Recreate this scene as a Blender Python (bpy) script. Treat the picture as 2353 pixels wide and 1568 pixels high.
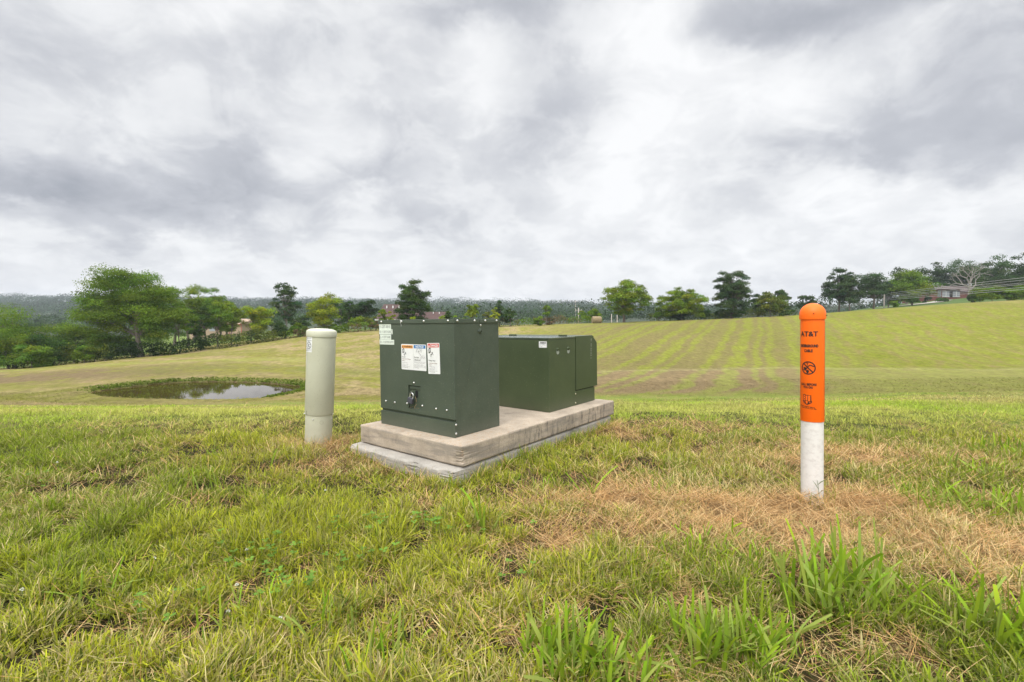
import bpy, bmesh, math, random
import numpy as np
from mathutils import Vector, Matrix
for o in list(bpy.data.objects): bpy.data.objects.remove(o)
S = bpy.context.scene
COL = S.collection
rad = math.radians
rng = np.random.default_rng(11)
random.seed(5)

# ------------------------------------------------------------------ camera
F = 1078.2            # focal length in units of the 2353 px wide measuring grid
CX, CY = 1176.5, 784.0
HOR = 742.0
PITCH = math.atan((CY-HOR)/F)
CAMZ = 0.85
cam = bpy.data.cameras.new("camera"); co = bpy.data.objects.new("camera", cam); COL.objects.link(co)
cam.sensor_width = 36.0; cam.sensor_fit = 'HORIZONTAL'; cam.lens = 36.0*F/2353.0
cam.clip_start = 0.05; cam.clip_end = 6000
co.location = (0,0,CAMZ); co.rotation_euler = (math.pi/2-PITCH, 0, 0)
S.camera = co

def ray(x, y):
    """direction of a grid pixel scaled so that its Y component is 1"""
    a, b = (x-CX)/F, (y-CY)/F
    cp, sp = math.cos(PITCH), math.sin(PITCH)
    d = Vector((a, cp - b*sp, -sp - b*cp))
    return d/d.y
def at(x, y, Y):
    d = ray(x, y)*Y
    return Vector((d.x, d.y, CAMZ+d.z))

# ------------------------------------------------------------------ view, world, sun
S.view_settings.view_transform = 'Standard'; S.view_settings.look = 'None'
S.view_settings.exposure = 0.12; S.view_settings.gamma = 1.0; S.view_settings.use_curve_mapping = False
S.render.engine = 'CYCLES'
S.cycles.max_bounces = 6; S.cycles.volume_bounces = 0; S.cycles.transparent_max_bounces = 8
SUN_EL, SUN_AZ = rad(52), rad(205)     # azimuth clockwise from +Y: behind the camera, a little left
W = bpy.data.worlds.new("World"); S.world = W; W.use_nodes = True
nt = W.node_tree; N = nt.nodes; L = nt.links
N.clear()
wo = N.new('ShaderNodeOutputWorld'); bg = N.new('ShaderNodeBackground'); L.new(bg.outputs[0], wo.inputs[0])
sky = N.new('ShaderNodeTexSky'); sky.sky_type = 'NISHITA'; sky.sun_disc = False
sky.sun_elevation = SUN_EL; sky.sun_rotation = SUN_AZ; sky.dust_density = 3
tc = N.new('ShaderNodeTexCoord')
def math_(op, a, b=None, c=None, clamp=False):
    n = N.new('ShaderNodeMath'); n.operation = op; n.use_clamp = clamp
    for i, v in enumerate((a, b, c)):
        if v is None: continue
        if isinstance(v, (int, float)): n.inputs[i].default_value = v
        else: L.new(v, n.inputs[i])
    return n.outputs[0]
def mrange(v, a, b, c, d, kind='SMOOTHSTEP'):
    n = N.new('ShaderNodeMapRange'); n.interpolation_type = kind
    L.new(v, n.inputs['Value'])
    n.inputs['From Min'].default_value = a; n.inputs['From Max'].default_value = b
    n.inputs['To Min'].default_value = c; n.inputs['To Max'].default_value = d
    return n.outputs[0]
def vmath(op, a, b=None, scale=None):
    n = N.new('ShaderNodeVectorMath'); n.operation = op
    for i, v in enumerate((a, b)):
        if v is None: continue
        if isinstance(v, (tuple, Vector)): n.inputs[i].default_value = tuple(v)
        else: L.new(v, n.inputs[i])
    if scale is not None: n.inputs['Scale'].default_value = scale
    return n
D = tc.outputs['Generated']
sep = N.new('ShaderNodeSeparateXYZ'); L.new(D, sep.inputs[0])
def noise(vec, scale, detail, rough, dist=0.0, lac=2.0):
    n = N.new('ShaderNodeTexNoise'); n.inputs['Scale'].default_value = scale
    n.inputs['Detail'].default_value = detail; n.inputs['Roughness'].default_value = rough
    n.inputs['Distortion'].default_value = dist; n.inputs['Lacunarity'].default_value = lac
    L.new(vec, n.inputs['Vector']); return n
# cloud layer coordinates: the direction projected on a high flat layer
zc = math_('ADD', math_('ABSOLUTE', sep.outputs[2]), 0.42)
comb = N.new('ShaderNodeCombineXYZ')
L.new(math_('DIVIDE', sep.outputs[0], zc), comb.inputs[0]); L.new(math_('DIVIDE', sep.outputs[1], zc), comb.inputs[1])
layer = comb.outputs[0]
big = noise(layer, 2.6, 7, 0.58, 0.15)
fine = noise(layer, 5.5, 8, 0.60, 0.4)
dn = noise(layer, 3.6, 7, 0.60)
off = vmath('SCALE', vmath('SUBTRACT', dn.outputs['Color'], (0.5,0.5,0.5)).outputs[0], scale=0.17)
DW = vmath('ADD', D, off.outputs[0]).outputs[0]
# (x, y, rx, ry, rotation, amount): large cloud masses; amount > 0 darkens, < 0 brightens
BLOBS = [(330,470,330,70,6,.44),(560,395,110,80,0,.24),(250,360,520,150,0,.16),(900,405,130,60,0,.26),(960,300,170,120,20,.12),
 (1110,10,230,60,0,.36),(1250,320,130,80,10,.22),(1230,150,120,170,0,.16),(1860,20,260,70,-4,.42),(2240,270,330,110,-22,.40),
 (1940,390,260,50,-20,.30),(1690,455,150,26,-6,.12),(30,420,140,70,0,.26),(80,60,200,130,0,.18),(2300,90,220,100,0,.20),
 (640,130,420,60,18,.10),(330,590,300,22,0,.10),(1000,520,140,50,0,.14),(2200,470,180,30,-12,.12),(300,545,260,26,4,.16),
 (560,50,190,70,10,-.20),(770,320,120,80,0,-.24),(1100,170,80,170,0,-.18),(95,490,70,26,0,-.22),(190,330,100,40,0,-.12),(1480,90,130,110,0,-.22),
 (1500,380,240,260,0,-.24),(2080,455,330,45,-18,-.26),(640,470,60,50,0,-.16),(830,455,60,26,0,-.20),(1720,200,230,90,-20,-.16),(1560,600,260,22,0,-.10),(430,590,90,20,0,-.14),
 (220,250,160,60,0,-.08),(960,230,70,60,0,-.14)]
tot = None
for (x,y,rx,ry,ro,am) in BLOBS:
    c = ray(x,y).normalized(); cr = ray(x+rx*(1 if x<CX else -1),y).normalized(); cu = ray(x,y-ry).normalized()
    sx, sz = max(.02,abs(cr.x-c.x)), max(.012,abs(cu.z-c.z))
    dlt = vmath('SUBTRACT', DW, tuple(c)).outputs[0]
    r1 = N.new('ShaderNodeVectorRotate'); r1.rotation_type = 'Y_AXIS'; r1.inputs['Angle'].default_value = rad(ro)
    L.new(dlt, r1.inputs['Vector'])
    m = vmath('MULTIPLY', r1.outputs[0], (1/sx/1.25, 0, 1/sz/1.25))
    ln = N.new('ShaderNodeVectorMath'); ln.operation = 'LENGTH'; L.new(m.outputs[0], ln.inputs[0])
    v = mrange(ln.outputs['Value'], 1.25, 0.05, 0.0, am)
    tot = v if tot is None else math_('ADD', tot, v)
fb = math_('MULTIPLY', math_('SUBTRACT', big.outputs[0], 0.5), 0.72)
ff = math_('ADD', math_('MULTIPLY', math_('SUBTRACT', fine.outputs[0], 0.5), 0.40), mrange(fine.outputs[0], 0.42, 0.56, -0.045, 0.045))
dark = math_('ADD', math_('ADD', fb, ff), tot)
front = mrange(sep.outputs[1], -0.1, 0.3, 0.0, 1.0)
dens = math_('ADD', math_('ADD', math_('MULTIPLY', dark, 0.82), mrange(sep.outputs[2], 0.0, 0.30, -0.10, 0.0)), 0.265, clamp=True)
ramp = N.new('ShaderNodeValToRGB'); cr = ramp.color_ramp
cr.elements[0].position = 0.0; cr.elements[0].color = (0.94,0.945,0.95,1)
cr.elements[1].position = 1.0; cr.elements[1].color = (0.27,0.29,0.34,1)
e = cr.elements.new(0.22); e.color = (0.80,0.81,0.825,1)
e = cr.elements.new(0.5); e.color = (0.545,0.56,0.60,1)
L.new(dens, ramp.inputs[0])
# an overcast sky is brighter towards the zenith and around the veiled sun behind the camera
zen = mrange(sep.outputs[2], 0.55, 0.88, 1.0, 3.5)
back = mrange(sep.outputs[1], 0.05, -0.6, 1.0, 1.75)
boost = math_('MULTIPLY', zen, back)
cl = vmath('SCALE', ramp.outputs[0]); L.new(boost, cl.inputs['Scale'])
skyw = vmath('SCALE', sky.outputs[0], scale=0.10)
mx = N.new('ShaderNodeMix'); mx.data_type = 'RGBA'; mx.inputs[0].default_value = 0.05
L.new(cl.outputs[0], mx.inputs[6]); L.new(skyw.outputs[0], mx.inputs[7])
L.new(mx.outputs[2], bg.inputs[0]); bg.inputs[1].default_value = 1.0
sl = bpy.data.lights.new("sun", 'SUN'); so = bpy.data.objects.new("sun", sl); COL.objects.link(so)
sl.energy = 1.5; sl.angle = rad(16); sl.color = (1.0, 0.965, 0.91)
sd = Vector((math.sin(SUN_AZ)*math.cos(SUN_EL), math.cos(SUN_AZ)*math.cos(SUN_EL), math.sin(SUN_EL)))
so.rotation_euler = (-sd).to_track_quat('-Z','Y').to_euler()

# ------------------------------------------------------------------ helpers
def tag(o, label=None, cat=None, group=None, kind=None):
    if label: o['label'] = label
    if cat: o['category'] = cat
    if group: o['group'] = group
    if kind: o['kind'] = kind
    return o
def empty(name, M, label, cat, group=None):
    o = bpy.data.objects.new(name, None); o.empty_display_size = .1; COL.objects.link(o)
    o.matrix_world = M if isinstance(M, Matrix) else Matrix.Translation(M)
    return tag(o, label, cat, group)
def link(name, me, m, parent=None, loc=None):
    o = bpy.data.objects.new(name, me); COL.objects.link(o)
    if m is not None: me.materials.append(m)
    if parent is not None: o.parent = parent
    if loc is not None: o.location = loc
    return o
def npmesh(name, V, Q, C=None, smooth=False):
    """V (n,3) verts, Q (m,k) faces with k = 3 or 4, C (n,3) vertex colours"""
    V = np.asarray(V, np.float32); Q = np.asarray(Q, np.int32); k = Q.shape[1]
    me = bpy.data.meshes.new(name)
    me.vertices.add(len(V)); me.vertices.foreach_set('co', V.ravel())
    me.loops.add(Q.size); me.loops.foreach_set('vertex_index', Q.ravel())
    me.polygons.add(len(Q)); me.polygons.foreach_set('loop_start', np.arange(0, Q.size, k, dtype=np.int32))
    if smooth: me.polygons.foreach_set('use_smooth', np.ones(len(Q), bool))
    if C is not None:
        a = me.color_attributes.new('Col', 'FLOAT_COLOR', 'POINT')
        cc = np.ones((len(V),4), np.float32); cc[:,:3] = C; a.data.foreach_set('color', cc.ravel())
    me.update(calc_edges=True); me.validate()
    return me
def bmobj(name, bm, m, parent=None, smooth=False):
    bmesh.ops.recalc_face_normals(bm, faces=bm.faces)
    if smooth:
        for e in bm.edges:
            if len(e.link_faces) == 2 and e.calc_face_angle(0) > .6: e.smooth = False
    me = bpy.data.meshes.new(name); bm.to_mesh(me); bm.free()
    if smooth:
        for p in me.polygons: p.use_smooth = True
    return link(name, me, m, parent)
def box(bm, x0,x1,y0,y1,z0,z1, bev=0, seg=2):
    vs = [bm.verts.new(c) for c in ((x0,y0,z0),(x1,y0,z0),(x1,y1,z0),(x0,y1,z0),(x0,y0,z1),(x1,y0,z1),(x1,y1,z1),(x0,y1,z1))]
    fs = [bm.faces.new([vs[i] for i in q]) for q in ((0,3,2,1),(4,5,6,7),(0,1,5,4),(1,2,6,5),(2,3,7,6),(3,0,4,7))]
    if bev:
        es = {e for f in fs for e in f.edges}
        bmesh.ops.bevel(bm, geom=list(es), offset=bev, segments=seg, affect='EDGES', profile=.6)
def prism(bm, prof, x0, x1, bev=0):
    """side profile [(y,z)..] extruded along x"""
    a = [bm.verts.new((x0,y,z)) for y,z in prof]; b = [bm.verts.new((x1,y,z)) for y,z in prof]
    fs = [bm.faces.new(a), bm.faces.new(b[::-1])]
    n = len(prof)
    for i in range(n): fs.append(bm.faces.new((a[i], a[(i+1)%n], b[(i+1)%n], b[i])))
    if bev:
        es = {e for f in fs for e in f.edges}
        bmesh.ops.bevel(bm, geom=list(es), offset=bev, segments=2, affect='EDGES', profile=.6)
def tube(bm, pts, radii, n=8, cap=True):
    rings = []
    pts = [Vector(p) for p in pts]
    if isinstance(radii, (int,float)): radii = [radii]*len(pts)
    for i, p in enumerate(pts):
        t = (pts[min(i+1,len(pts)-1)] - pts[max(i-1,0)]).normalized()
        u = t.orthogonal().normalized() if i == 0 else (u - t*u.dot(t)).normalized()
        w = t.cross(u)
        rings.append([bm.verts.new(p + (u*math.cos(2*math.pi*k/n) + w*math.sin(2*math.pi*k/n))*radii[i]) for k in range(n)])
    for a, b in zip(rings, rings[1:]):
        for k in range(n): bm.faces.new((a[k], a[(k+1)%n], b[(k+1)%n], b[k]))
    if cap: bm.faces.new(rings[0][::-1]); bm.faces.new(rings[-1])
def lathe(bm, prof, n=48, axis=Vector((0,0,0))):
    rings = []
    for r, z in prof:
        if r < 1e-6: rings.append([bm.verts.new((axis.x, axis.y, z))])
        else: rings.append([bm.verts.new((axis.x+r*math.cos(2*math.pi*k/n), axis.y+r*math.sin(2*math.pi*k/n), z)) for k in range(n)])
    for a, b in zip(rings, rings[1:]):
        for k in range(n):
            k2 = (k+1)%n
            if len(a) == 1: bm.faces.new((a[0], b[k], b[k2]))
            elif len(b) == 1: bm.faces.new((a[k], a[k2], b[0]))
            else: bm.faces.new((a[k], a[k2], b[k2], b[k]))

# value noise in numpy
_tab = np.random.default_rng(3).random((256,256)).astype(np.float32)
def vnoise(x, y):
    xi = np.floor(x).astype(int); yi = np.floor(y).astype(int); fx = x-xi; fy = y-yi
    fx = fx*fx*(3-2*fx); fy = fy*fy*(3-2*fy)
    a = _tab[xi&255, yi&255]; b = _tab[(xi+1)&255, yi&255]; c = _tab[xi&255, (yi+1)&255]; d = _tab[(xi+1)&255, (yi+1)&255]
    return (a*(1-fx)+b*fx)*(1-fy) + (c*(1-fx)+d*fx)*fy
def fbm(x, y, o=4, seed=0.0):
    s = 0; a = .5; t = 0
    for i in range(o):
        s = s + a*vnoise(x+seed+17.3*i, y-seed*1.7+9.1*i); t += a; a *= .5; x = x*2.03; y = y*2.03
    return s/t
def sstep(a, b, x):
    t = np.clip((x-a)/(b-a), 0, 1); return t*t*(3-2*t)
def mixc(a, b, w):
    return a*(1-w[...,None]) + b*w[...,None]

# ------------------------------------------------------------------ materials
def newmat(name):
    m = bpy.data.materials.new(name); m.use_nodes = True
    return m, m.node_tree, m.node_tree.nodes['Principled BSDF']
def simple(name, col, rough=.6, metal=0, var=0.0, vscale=6, bump=0.0, bscale=80, spec=None, detail=5):
    m, t, p = newmat(name)
    p.inputs['Base Color'].default_value = (*col,1); p.inputs['Roughness'].default_value = rough; p.inputs['Metallic'].default_value = metal
    if spec is not None: p.inputs['Specular IOR Level'].default_value = spec
    if var or bump:
        c = t.nodes.new('ShaderNodeTexCoord')
    if var:
        n = t.nodes.new('ShaderNodeTexNoise'); n.inputs['Scale'].default_value = vscale; n.inputs['Detail'].default_value = detail; n.inputs['Roughness'].default_value = .65
        t.links.new(c.outputs['Object'], n.inputs['Vector'])
        r = t.nodes.new('ShaderNodeValToRGB')
        r.color_ramp.elements[0].position = .3; r.color_ramp.elements[1].position = .7
        r.color_ramp.elements[0].color = (*[x*(1-var) for x in col],1); r.color_ramp.elements[1].color = (*[min(1,x*(1+var)) for x in col],1)
        t.links.new(n.outputs[0], r.inputs[0]); t.links.new(r.outputs[0], p.inputs['Base Color'])
    if bump:
        n = t.nodes.new('ShaderNodeTexNoise'); n.inputs['Scale'].default_value = bscale; n.inputs['Detail'].default_value = 4
        t.links.new(c.outputs['Object'], n.inputs['Vector'])
        b = t.nodes.new('ShaderNodeBump'); b.inputs['Strength'].default_value = bump; b.inputs['Distance'].default_value = .01
        t.links.new(n.outputs[0], b.inputs['Height']); t.links.new(b.outputs[0], p.inputs['Normal'])
    return m
def foliage(name, trans=.3, rough=.55, spec=.25):
    m, t, p = newmat(name)
    a = t.nodes.new('ShaderNodeAttribute'); a.attribute_name = 'Col'
    t.links.new(a.outputs['Color'], p.inputs['Base Color']); p.inputs['Roughness'].default_value = rough
    p.inputs['Specular IOR Level'].default_value = spec
    tr = t.nodes.new('ShaderNodeBsdfTranslucent'); mx = t.nodes.new('ShaderNodeMixShader'); mx.inputs[0].default_value = trans
    t.links.new(a.outputs['Color'], tr.inputs['Color'])
    t.links.new(p.outputs[0], mx.inputs[1]); t.links.new(tr.outputs[0], mx.inputs[2])
    t.links.new(mx.outputs[0], t.nodes['Material Output'].inputs['Surface'])
    return m
M_leaf = foliage('leaf_matter', .22, .85, .04)
M_blade = foliage('grass_matter', .32, .6, .08)
M_bark = simple('bark', (.16,.13,.105), .9, var=.35, vscale=3, bump=.6, bscale=12)
M_deadbark = simple('dead_bark', (.25,.225,.195), .9, var=.2, vscale=3)

def paint(name, col, speck=True):
    m, t, p = newmat(name); n_ = t.nodes; l_ = t.links
    c = n_.new('ShaderNodeTexCoord')
    def nz(s, d=5, r=.6):
        n = n_.new('ShaderNodeTexNoise'); n.inputs['Scale'].default_value = s; n.inputs['Detail'].default_value = d; n.inputs['Roughness'].default_value = r
        l_.new(c.outputs['Object'], n.inputs['Vector']); return n
    big_ = nz(3.5); mid = nz(160, 2)
    r = n_.new('ShaderNodeValToRGB'); r.color_ramp.elements[0].position=.3; r.color_ramp.elements[1].position=.72
    r.color_ramp.elements[0].color = (col[0]*.84,col[1]*.86,col[2]*.82,1); r.color_ramp.elements[1].color = (col[0]*1.22,col[1]*1.18,col[2]*1.14,1)
    l_.new(big_.outputs[0], r.inputs[0])
    # fine mottle of the powder coat
    r2 = n_.new('ShaderNodeMapRange'); r2.inputs['From Min'].default_value=.3; r2.inputs['From Max'].default_value=.7; r2.inputs['To Min'].default_value=.86; r2.inputs['To Max'].default_value=1.14
    l_.new(mid.outputs[0], r2.inputs[0])
    sc = n_.new('ShaderNodeVectorMath'); sc.operation='SCALE'; l_.new(r.outputs[0], sc.inputs[0]); l_.new(r2.outputs[0], sc.inputs['Scale'])
    # dust and clipping specks
    vo = n_.new('ShaderNodeTexVoronoi'); vo.inputs['Scale'].default_value = 55; l_.new(c.outputs['Object'], vo.inputs['Vector'])
    lt = n_.new('ShaderNodeMath'); lt.operation='LESS_THAN'; lt.inputs[1].default_value=.085; l_.new(vo.outputs['Distance'], lt.inputs[0])
    sepc = n_.new('ShaderNodeSeparateColor'); l_.new(vo.outputs['Color'], sepc.inputs[0])
    g = n_.new('ShaderNodeMath'); g.operation='GREATER_THAN'; g.inputs[1].default_value=.45; l_.new(sepc.outputs[0], g.inputs[0])
    mu = n_.new('ShaderNodeMath'); mu.operation='MULTIPLY'; l_.new(lt.outputs[0], mu.inputs[0]); l_.new(g.outputs[0], mu.inputs[1])
    mu2 = n_.new('ShaderNodeMath'); mu2.operation='MULTIPLY'; mu2.inputs[1].default_value=.55; l_.new(mu.outputs[0], mu2.inputs[0])
    # dirt wash creeping up from the pad
    sx = n_.new('ShaderNodeSeparateXYZ'); l_.new(c.outputs['Object'], sx.inputs[0])
    mr = n_.new('ShaderNodeMapRange'); mr.inputs['From Min'].default_value=.0; mr.inputs['From Max'].default_value=.10; mr.inputs['To Min'].default_value=.30; mr.inputs['To Max'].default_value=0
    l_.new(sx.outputs[2], mr.inputs[0])
    dn_ = nz(9,6); dm = n_.new('ShaderNodeMath'); dm.operation='MULTIPLY'; l_.new(mr.outputs[0], dm.inputs[0]); l_.new(dn_.outputs[0], dm.inputs[1])
    m1 = n_.new('ShaderNodeMix'); m1.data_type='RGBA'; l_.new(dm.outputs[0], m1.inputs[0]); l_.new(sc.outputs[0], m1.inputs[6]); m1.inputs[7].default_value=(.20,.17,.12,1)
    m2 = n_.new('ShaderNodeMix'); m2.data_type='RGBA'; l_.new(mu2.outputs[0], m2.inputs[0]); l_.new(m1.outputs[2], m2.inputs[6]); m2.inputs[7].default_value=(.38,.36,.27,1)
    l_.new(m2.outputs[2], p.inputs['Base Color'])
    p.inputs['Roughness'].default_value = .42; p.inputs['Specular IOR Level'].default_value=.4
    b = n_.new('ShaderNodeBump'); b.inputs['Strength'].default_value=.12; b.inputs['Distance'].default_value=.002
    ob = nz(420,2); l_.new(ob.outputs[0], b.inputs['Height']); l_.new(b.outputs[0], p.inputs['Normal'])
    return m
M_green = paint('green_cabinet_paint', (.062,.080,.060))
M_green2 = paint('olive_cabinet_paint', (.053,.072,.035))
M_black = simple('black_print', (.012,.012,.012), .5)
M_dark = simple('dark_gap', (.006,.007,.006), .9)
M_white = simple('white_label_vinyl', (.74,.74,.73), .5, var=.05, vscale=30)
M_pale = simple('pale_green_label', (.68,.74,.66), .55, var=.06, vscale=40)
M_steel = simple('steel', (.66,.65,.63), .38, 1.0)
M_lockbody = simple('padlock_rubber', (.055,.055,.07), .6, var=.2, vscale=60)
M_dorange = simple('warning_orange', (.85,.38,.10), .5)
M_blue = simple('notice_blue', (.02,.16,.42), .5)
M_red = simple('danger_red', (.62,.03,.02), .5)
M_greytext = simple('grey_print', (.16,.15,.15), .6)
M_brownprint = simple('brown_print', (.20,.09,.06), .6)
M_tagmetal = simple('tag_aluminium', (.34,.35,.30), .5, .3)
M_wpaint = simple('chipped_white_paint', (.72,.72,.68), .6)
def concrete(name, col, rust=True, dirty=1.0):
    m, t, p = newmat(name); n_ = t.nodes; l_ = t.links
    c = n_.new('ShaderNodeTexCoord')
    def nz(s, d=6, r=.65, sc=None):
        n = n_.new('ShaderNodeTexNoise'); n.inputs['Scale'].default_value = s; n.inputs['Detail'].default_value = d; n.inputs['Roughness'].default_value = r
        if sc:
            mp = n_.new('ShaderNodeMapping'); mp.inputs['Scale'].default_value = sc; l_.new(c.outputs['Object'], mp.inputs[0]); l_.new(mp.outputs[0], n.inputs['Vector'])
        else: l_.new(c.outputs['Object'], n.inputs['Vector'])
        return n
    def rmp(src, p0, c0, p1, c1):
        r = n_.new('ShaderNodeValToRGB'); r.color_ramp.elements[0].position=p0; r.color_ramp.elements[1].position=p1
        r.color_ramp.elements[0].color=(*c0,1); r.color_ramp.elements[1].color=(*c1,1); l_.new(src, r.inputs[0]); return r.outputs[0]
    def mix(f, a, b, blend='MIX'):
        x = n_.new('ShaderNodeMix'); x.data_type='RGBA'; x.blend_type=blend
        if isinstance(f, float): x.inputs[0].default_value=f
        else: l_.new(f, x.inputs[0])
        l_.new(a, x.inputs[6])
        if isinstance(b, tuple): x.inputs[7].default_value=(*b,1)
        else: l_.new(b, x.inputs[7])
        return x.outputs[2]
    base = rmp(nz(5).outputs[0], .32, tuple(x*.74 for x in col), .68, tuple(x*1.12 for x in col))
    grain = rmp(nz(130,3).outputs[0], .3, (.80,.80,.80), .7, (1.12,1.12,1.12))
    base = mix(1.0, base, grain, 'MULTIPLY')
    # grey horizontal form marks and dark algae streaks running down the edges
    band = rmp(nz(3.0,5,.6,(1.2,1.2,9)).outputs[0], .47, (0,0,0), .60, (1,1,1))
    gn = n_.new('ShaderNodeNewGeometry'); sp = n_.new('ShaderNodeSeparateXYZ'); l_.new(gn.outputs['Normal'], sp.inputs[0])
    side = n_.new('ShaderNodeMapRange'); side.inputs['From Min'].default_value=.85; side.inputs['From Max'].default_value=.3; l_.new(sp.outputs[2], side.inputs[0])
    f1 = n_.new('ShaderNodeMath'); f1.operation='MULTIPLY'; l_.new(band, f1.inputs[0]); l_.new(side.outputs[0], f1.inputs[1])
    f1b = n_.new('ShaderNodeMath'); f1b.operation='MULTIPLY'; f1b.inputs[1].default_value=.5*dirty; l_.new(f1.outputs[0], f1b.inputs[0])
    base = mix(f1b.outputs[0], base, (.17,.155,.135))
    strk = rmp(nz(6,7,.75,(9,5,1.2)).outputs[0], .50, (0,0,0), .64, (1,1,1))
    # the streaks sit on the long right edge (+x) mostly
    sxx = n_.new('ShaderNodeSeparateXYZ'); l_.new(c.outputs['Object'], sxx.inputs[0])
    far_ = n_.new('ShaderNodeMapRange'); far_.inputs['From Min'].default_value=.1; far_.inputs['From Max'].default_value=.9; far_.inputs['To Min'].default_value=.12; far_.inputs['To Max'].default_value=.85*dirty; l_.new(sxx.outputs[1], far_.inputs[0])
    f2 = n_.new('ShaderNodeMath'); f2.operation='MULTIPLY'; l_.new(strk, f2.inputs[0]); l_.new(side.outputs[0], f2.inputs[1])
    f3 = n_.new('ShaderNodeMath'); f3.operation='MULTIPLY'; l_.new(f2.outputs[0], f3.inputs[0]); l_.new(far_.outputs[0], f3.inputs[1])
    base = mix(f3.outputs[0], base, (.055,.05,.045))
    # grime puddles on the top
    pud = rmp(nz(4.2,7,.7).outputs[0], .56, (0,0,0), .70, (.5,.5,.5))
    base = mix(pud, base, (.13,.11,.09))
    # pits
    vo = n_.new('ShaderNodeTexVoronoi'); vo.inputs['Scale'].default_value=75; l_.new(c.outputs['Object'], vo.inputs['Vector'])
    lt = n_.new('ShaderNodeMath'); lt.operation='LESS_THAN'; lt.inputs[1].default_value=.12; l_.new(vo.outputs['Distance'], lt.inputs[0])
    sc_ = n_.new('ShaderNodeSeparateColor'); l_.new(vo.outputs['Color'], sc_.inputs[0])
    gg = n_.new('ShaderNodeMath'); gg.operation='GREATER_THAN'; gg.inputs[1].default_value=.62; l_.new(sc_.outputs[0], gg.inputs[0])
    pf = n_.new('ShaderNodeMath'); pf.operation='MULTIPLY'; l_.new(lt.outputs[0], pf.inputs[0]); l_.new(gg.outputs[0], pf.inputs[1])
    pf2 = n_.new('ShaderNodeMath'); pf2.operation='MULTIPLY'; pf2.inputs[1].default_value=.65; l_.new(pf.outputs[0], pf2.inputs[0])
    base = mix(pf2.outputs[0], base, (.07,.06,.05))
    if rust:
        top = n_.new('ShaderNodeMapRange'); top.inputs['From Min'].default_value=.3; top.inputs['From Max'].default_value=.8; l_.new(sp.outputs[2], top.inputs[0])
        rs = rmp(nz(38,8,.8).outputs[0], .53, (0,0,0), .62, (.75,.75,.75))
        near = n_.new('ShaderNodeMapRange'); near.inputs['From Min'].default_value=1.0; near.inputs['From Max'].default_value=.05; near.inputs['To Min'].default_value=.25; l_.new(sxx.outputs[1], near.inputs[0])
        q = n_.new('ShaderNodeMath'); q.operation='MULTIPLY'; l_.new(rs, q.inputs[0]); l_.new(top.outputs[0], q.inputs[1])
        q2 = n_.new('ShaderNodeMath'); q2.operation='MULTIPLY'; l_.new(q.outputs[0], q2.inputs[0]); l_.new(near.outputs[0], q2.inputs[1])
        base = mix(q2.outputs[0], base, (.33,.17,.06))
    l_.new(base, p.inputs['Base Color']); p.inputs['Roughness'].default_value=.9
    b = n_.new('ShaderNodeBump'); b.inputs['Strength'].default_value=.55; b.inputs['Distance'].default_value=.004
    l_.new(nz(60,6,.7).outputs[0], b.inputs['Height'])
    b2 = n_.new('ShaderNodeBump'); b2.inputs['Strength'].default_value=.6; b2.inputs['Distance'].default_value=.003; b2.invert=True
    l_.new(pf.outputs[0], b2.inputs['Height']); l_.new(b.outputs[0], b2.inputs['Normal']); l_.new(b2.outputs[0], p.inputs['Normal'])
    return m
M_conc = concrete('weathered_concrete', (.43,.355,.27))
M_conc2 = concrete('pale_concrete', (.38,.35,.305), rust=False, dirty=.35)

# ------------------------------------------------------------------ terrain
XC = np.array([-500,0,300,600,900,1176,1500,1800,2100,2353,2900], float)
YK = np.array([0,1,2,3.3,4.6,6.5,10,16,24,30,36,45,60,75,90,120,160,250,400,600,900,1300,2500], float)
TY = {6.5:[944,944,942,940,937,934,930,926,920,915,905],
 10:[938,937,936,936,931,928,925,920,912,905,890],
 16:[930,930,930,930,925,922,914,908,900,892,880],
 24:[915,915,918,918,906,900,888,880,876,872,865],
 30:[893,893,868,864,880,876,862,858,862,860,855],
 36:[876,876,852,848,860,856,850,848,850,850,850],
 45:[856,856,834,828,837,830,812,803,797,800,800],
 60:[850,850,820,800,790,785,765,757,742,740,738],
 75:[849,849,808,782,760,760,742,728,706,689,668],
 90:[846,846,800,775,752,746,736,727,704,689,665],
 120:[820,820,790,768,753,750,750,735,697,684,658],
 160:[800,800,785,765,755,755,755,742,687,674,645],
 250:[775,775,770,760,755,755,755,750,720,690,680],
 400:[750,750,750,748,745,745,745,742,735,720,710],
 600:[715,715,716,718,722,724,730,735,738,735,730],
 900:[690,690,694,701,702,704,713,716,730,735,735],
 1300:[700,700,700,706,708,710,716,720,732,738,738],
 2500:[735]*11}
ZT = np.zeros((len(YK), len(XC)))
for i, Y in enumerate(YK):
    if Y <= 4.6: ZT[i] = {0:.02,1:.01,2:.0,3.3:-.005,4.6:-.03}[Y]
    else: ZT[i] = CAMZ - (np.array(TY[Y])-HOR)/F*Y
_gx = np.linspace(-520, 2880, 171); _gl = np.linspace(math.log(.5), math.log(2500), 320)
_tmp = np.array([np.interp(_gx, XC, ZT[i]) for i in range(len(YK))])
_G = np.array([np.interp(np.exp(_gl), YK, _tmp[:,j]) for j in range(len(_gx))])   # (x, l)
def _blur(G, s, ax):
    k = np.exp(-.5*(np.arange(-3*s,3*s+1)/s)**2); k /= k.sum()
    P = np.pad(G, [(3*s,3*s) if a == ax else (0,0) for a in range(2)], mode='edge')
    return np.apply_along_axis(lambda v: np.convolve(v, k, 'valid'), ax, P)
_G = _blur(_blur(_G, 5, 0), 3, 1)
ZW = CAMZ - 3.60                                    # pond level
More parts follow.
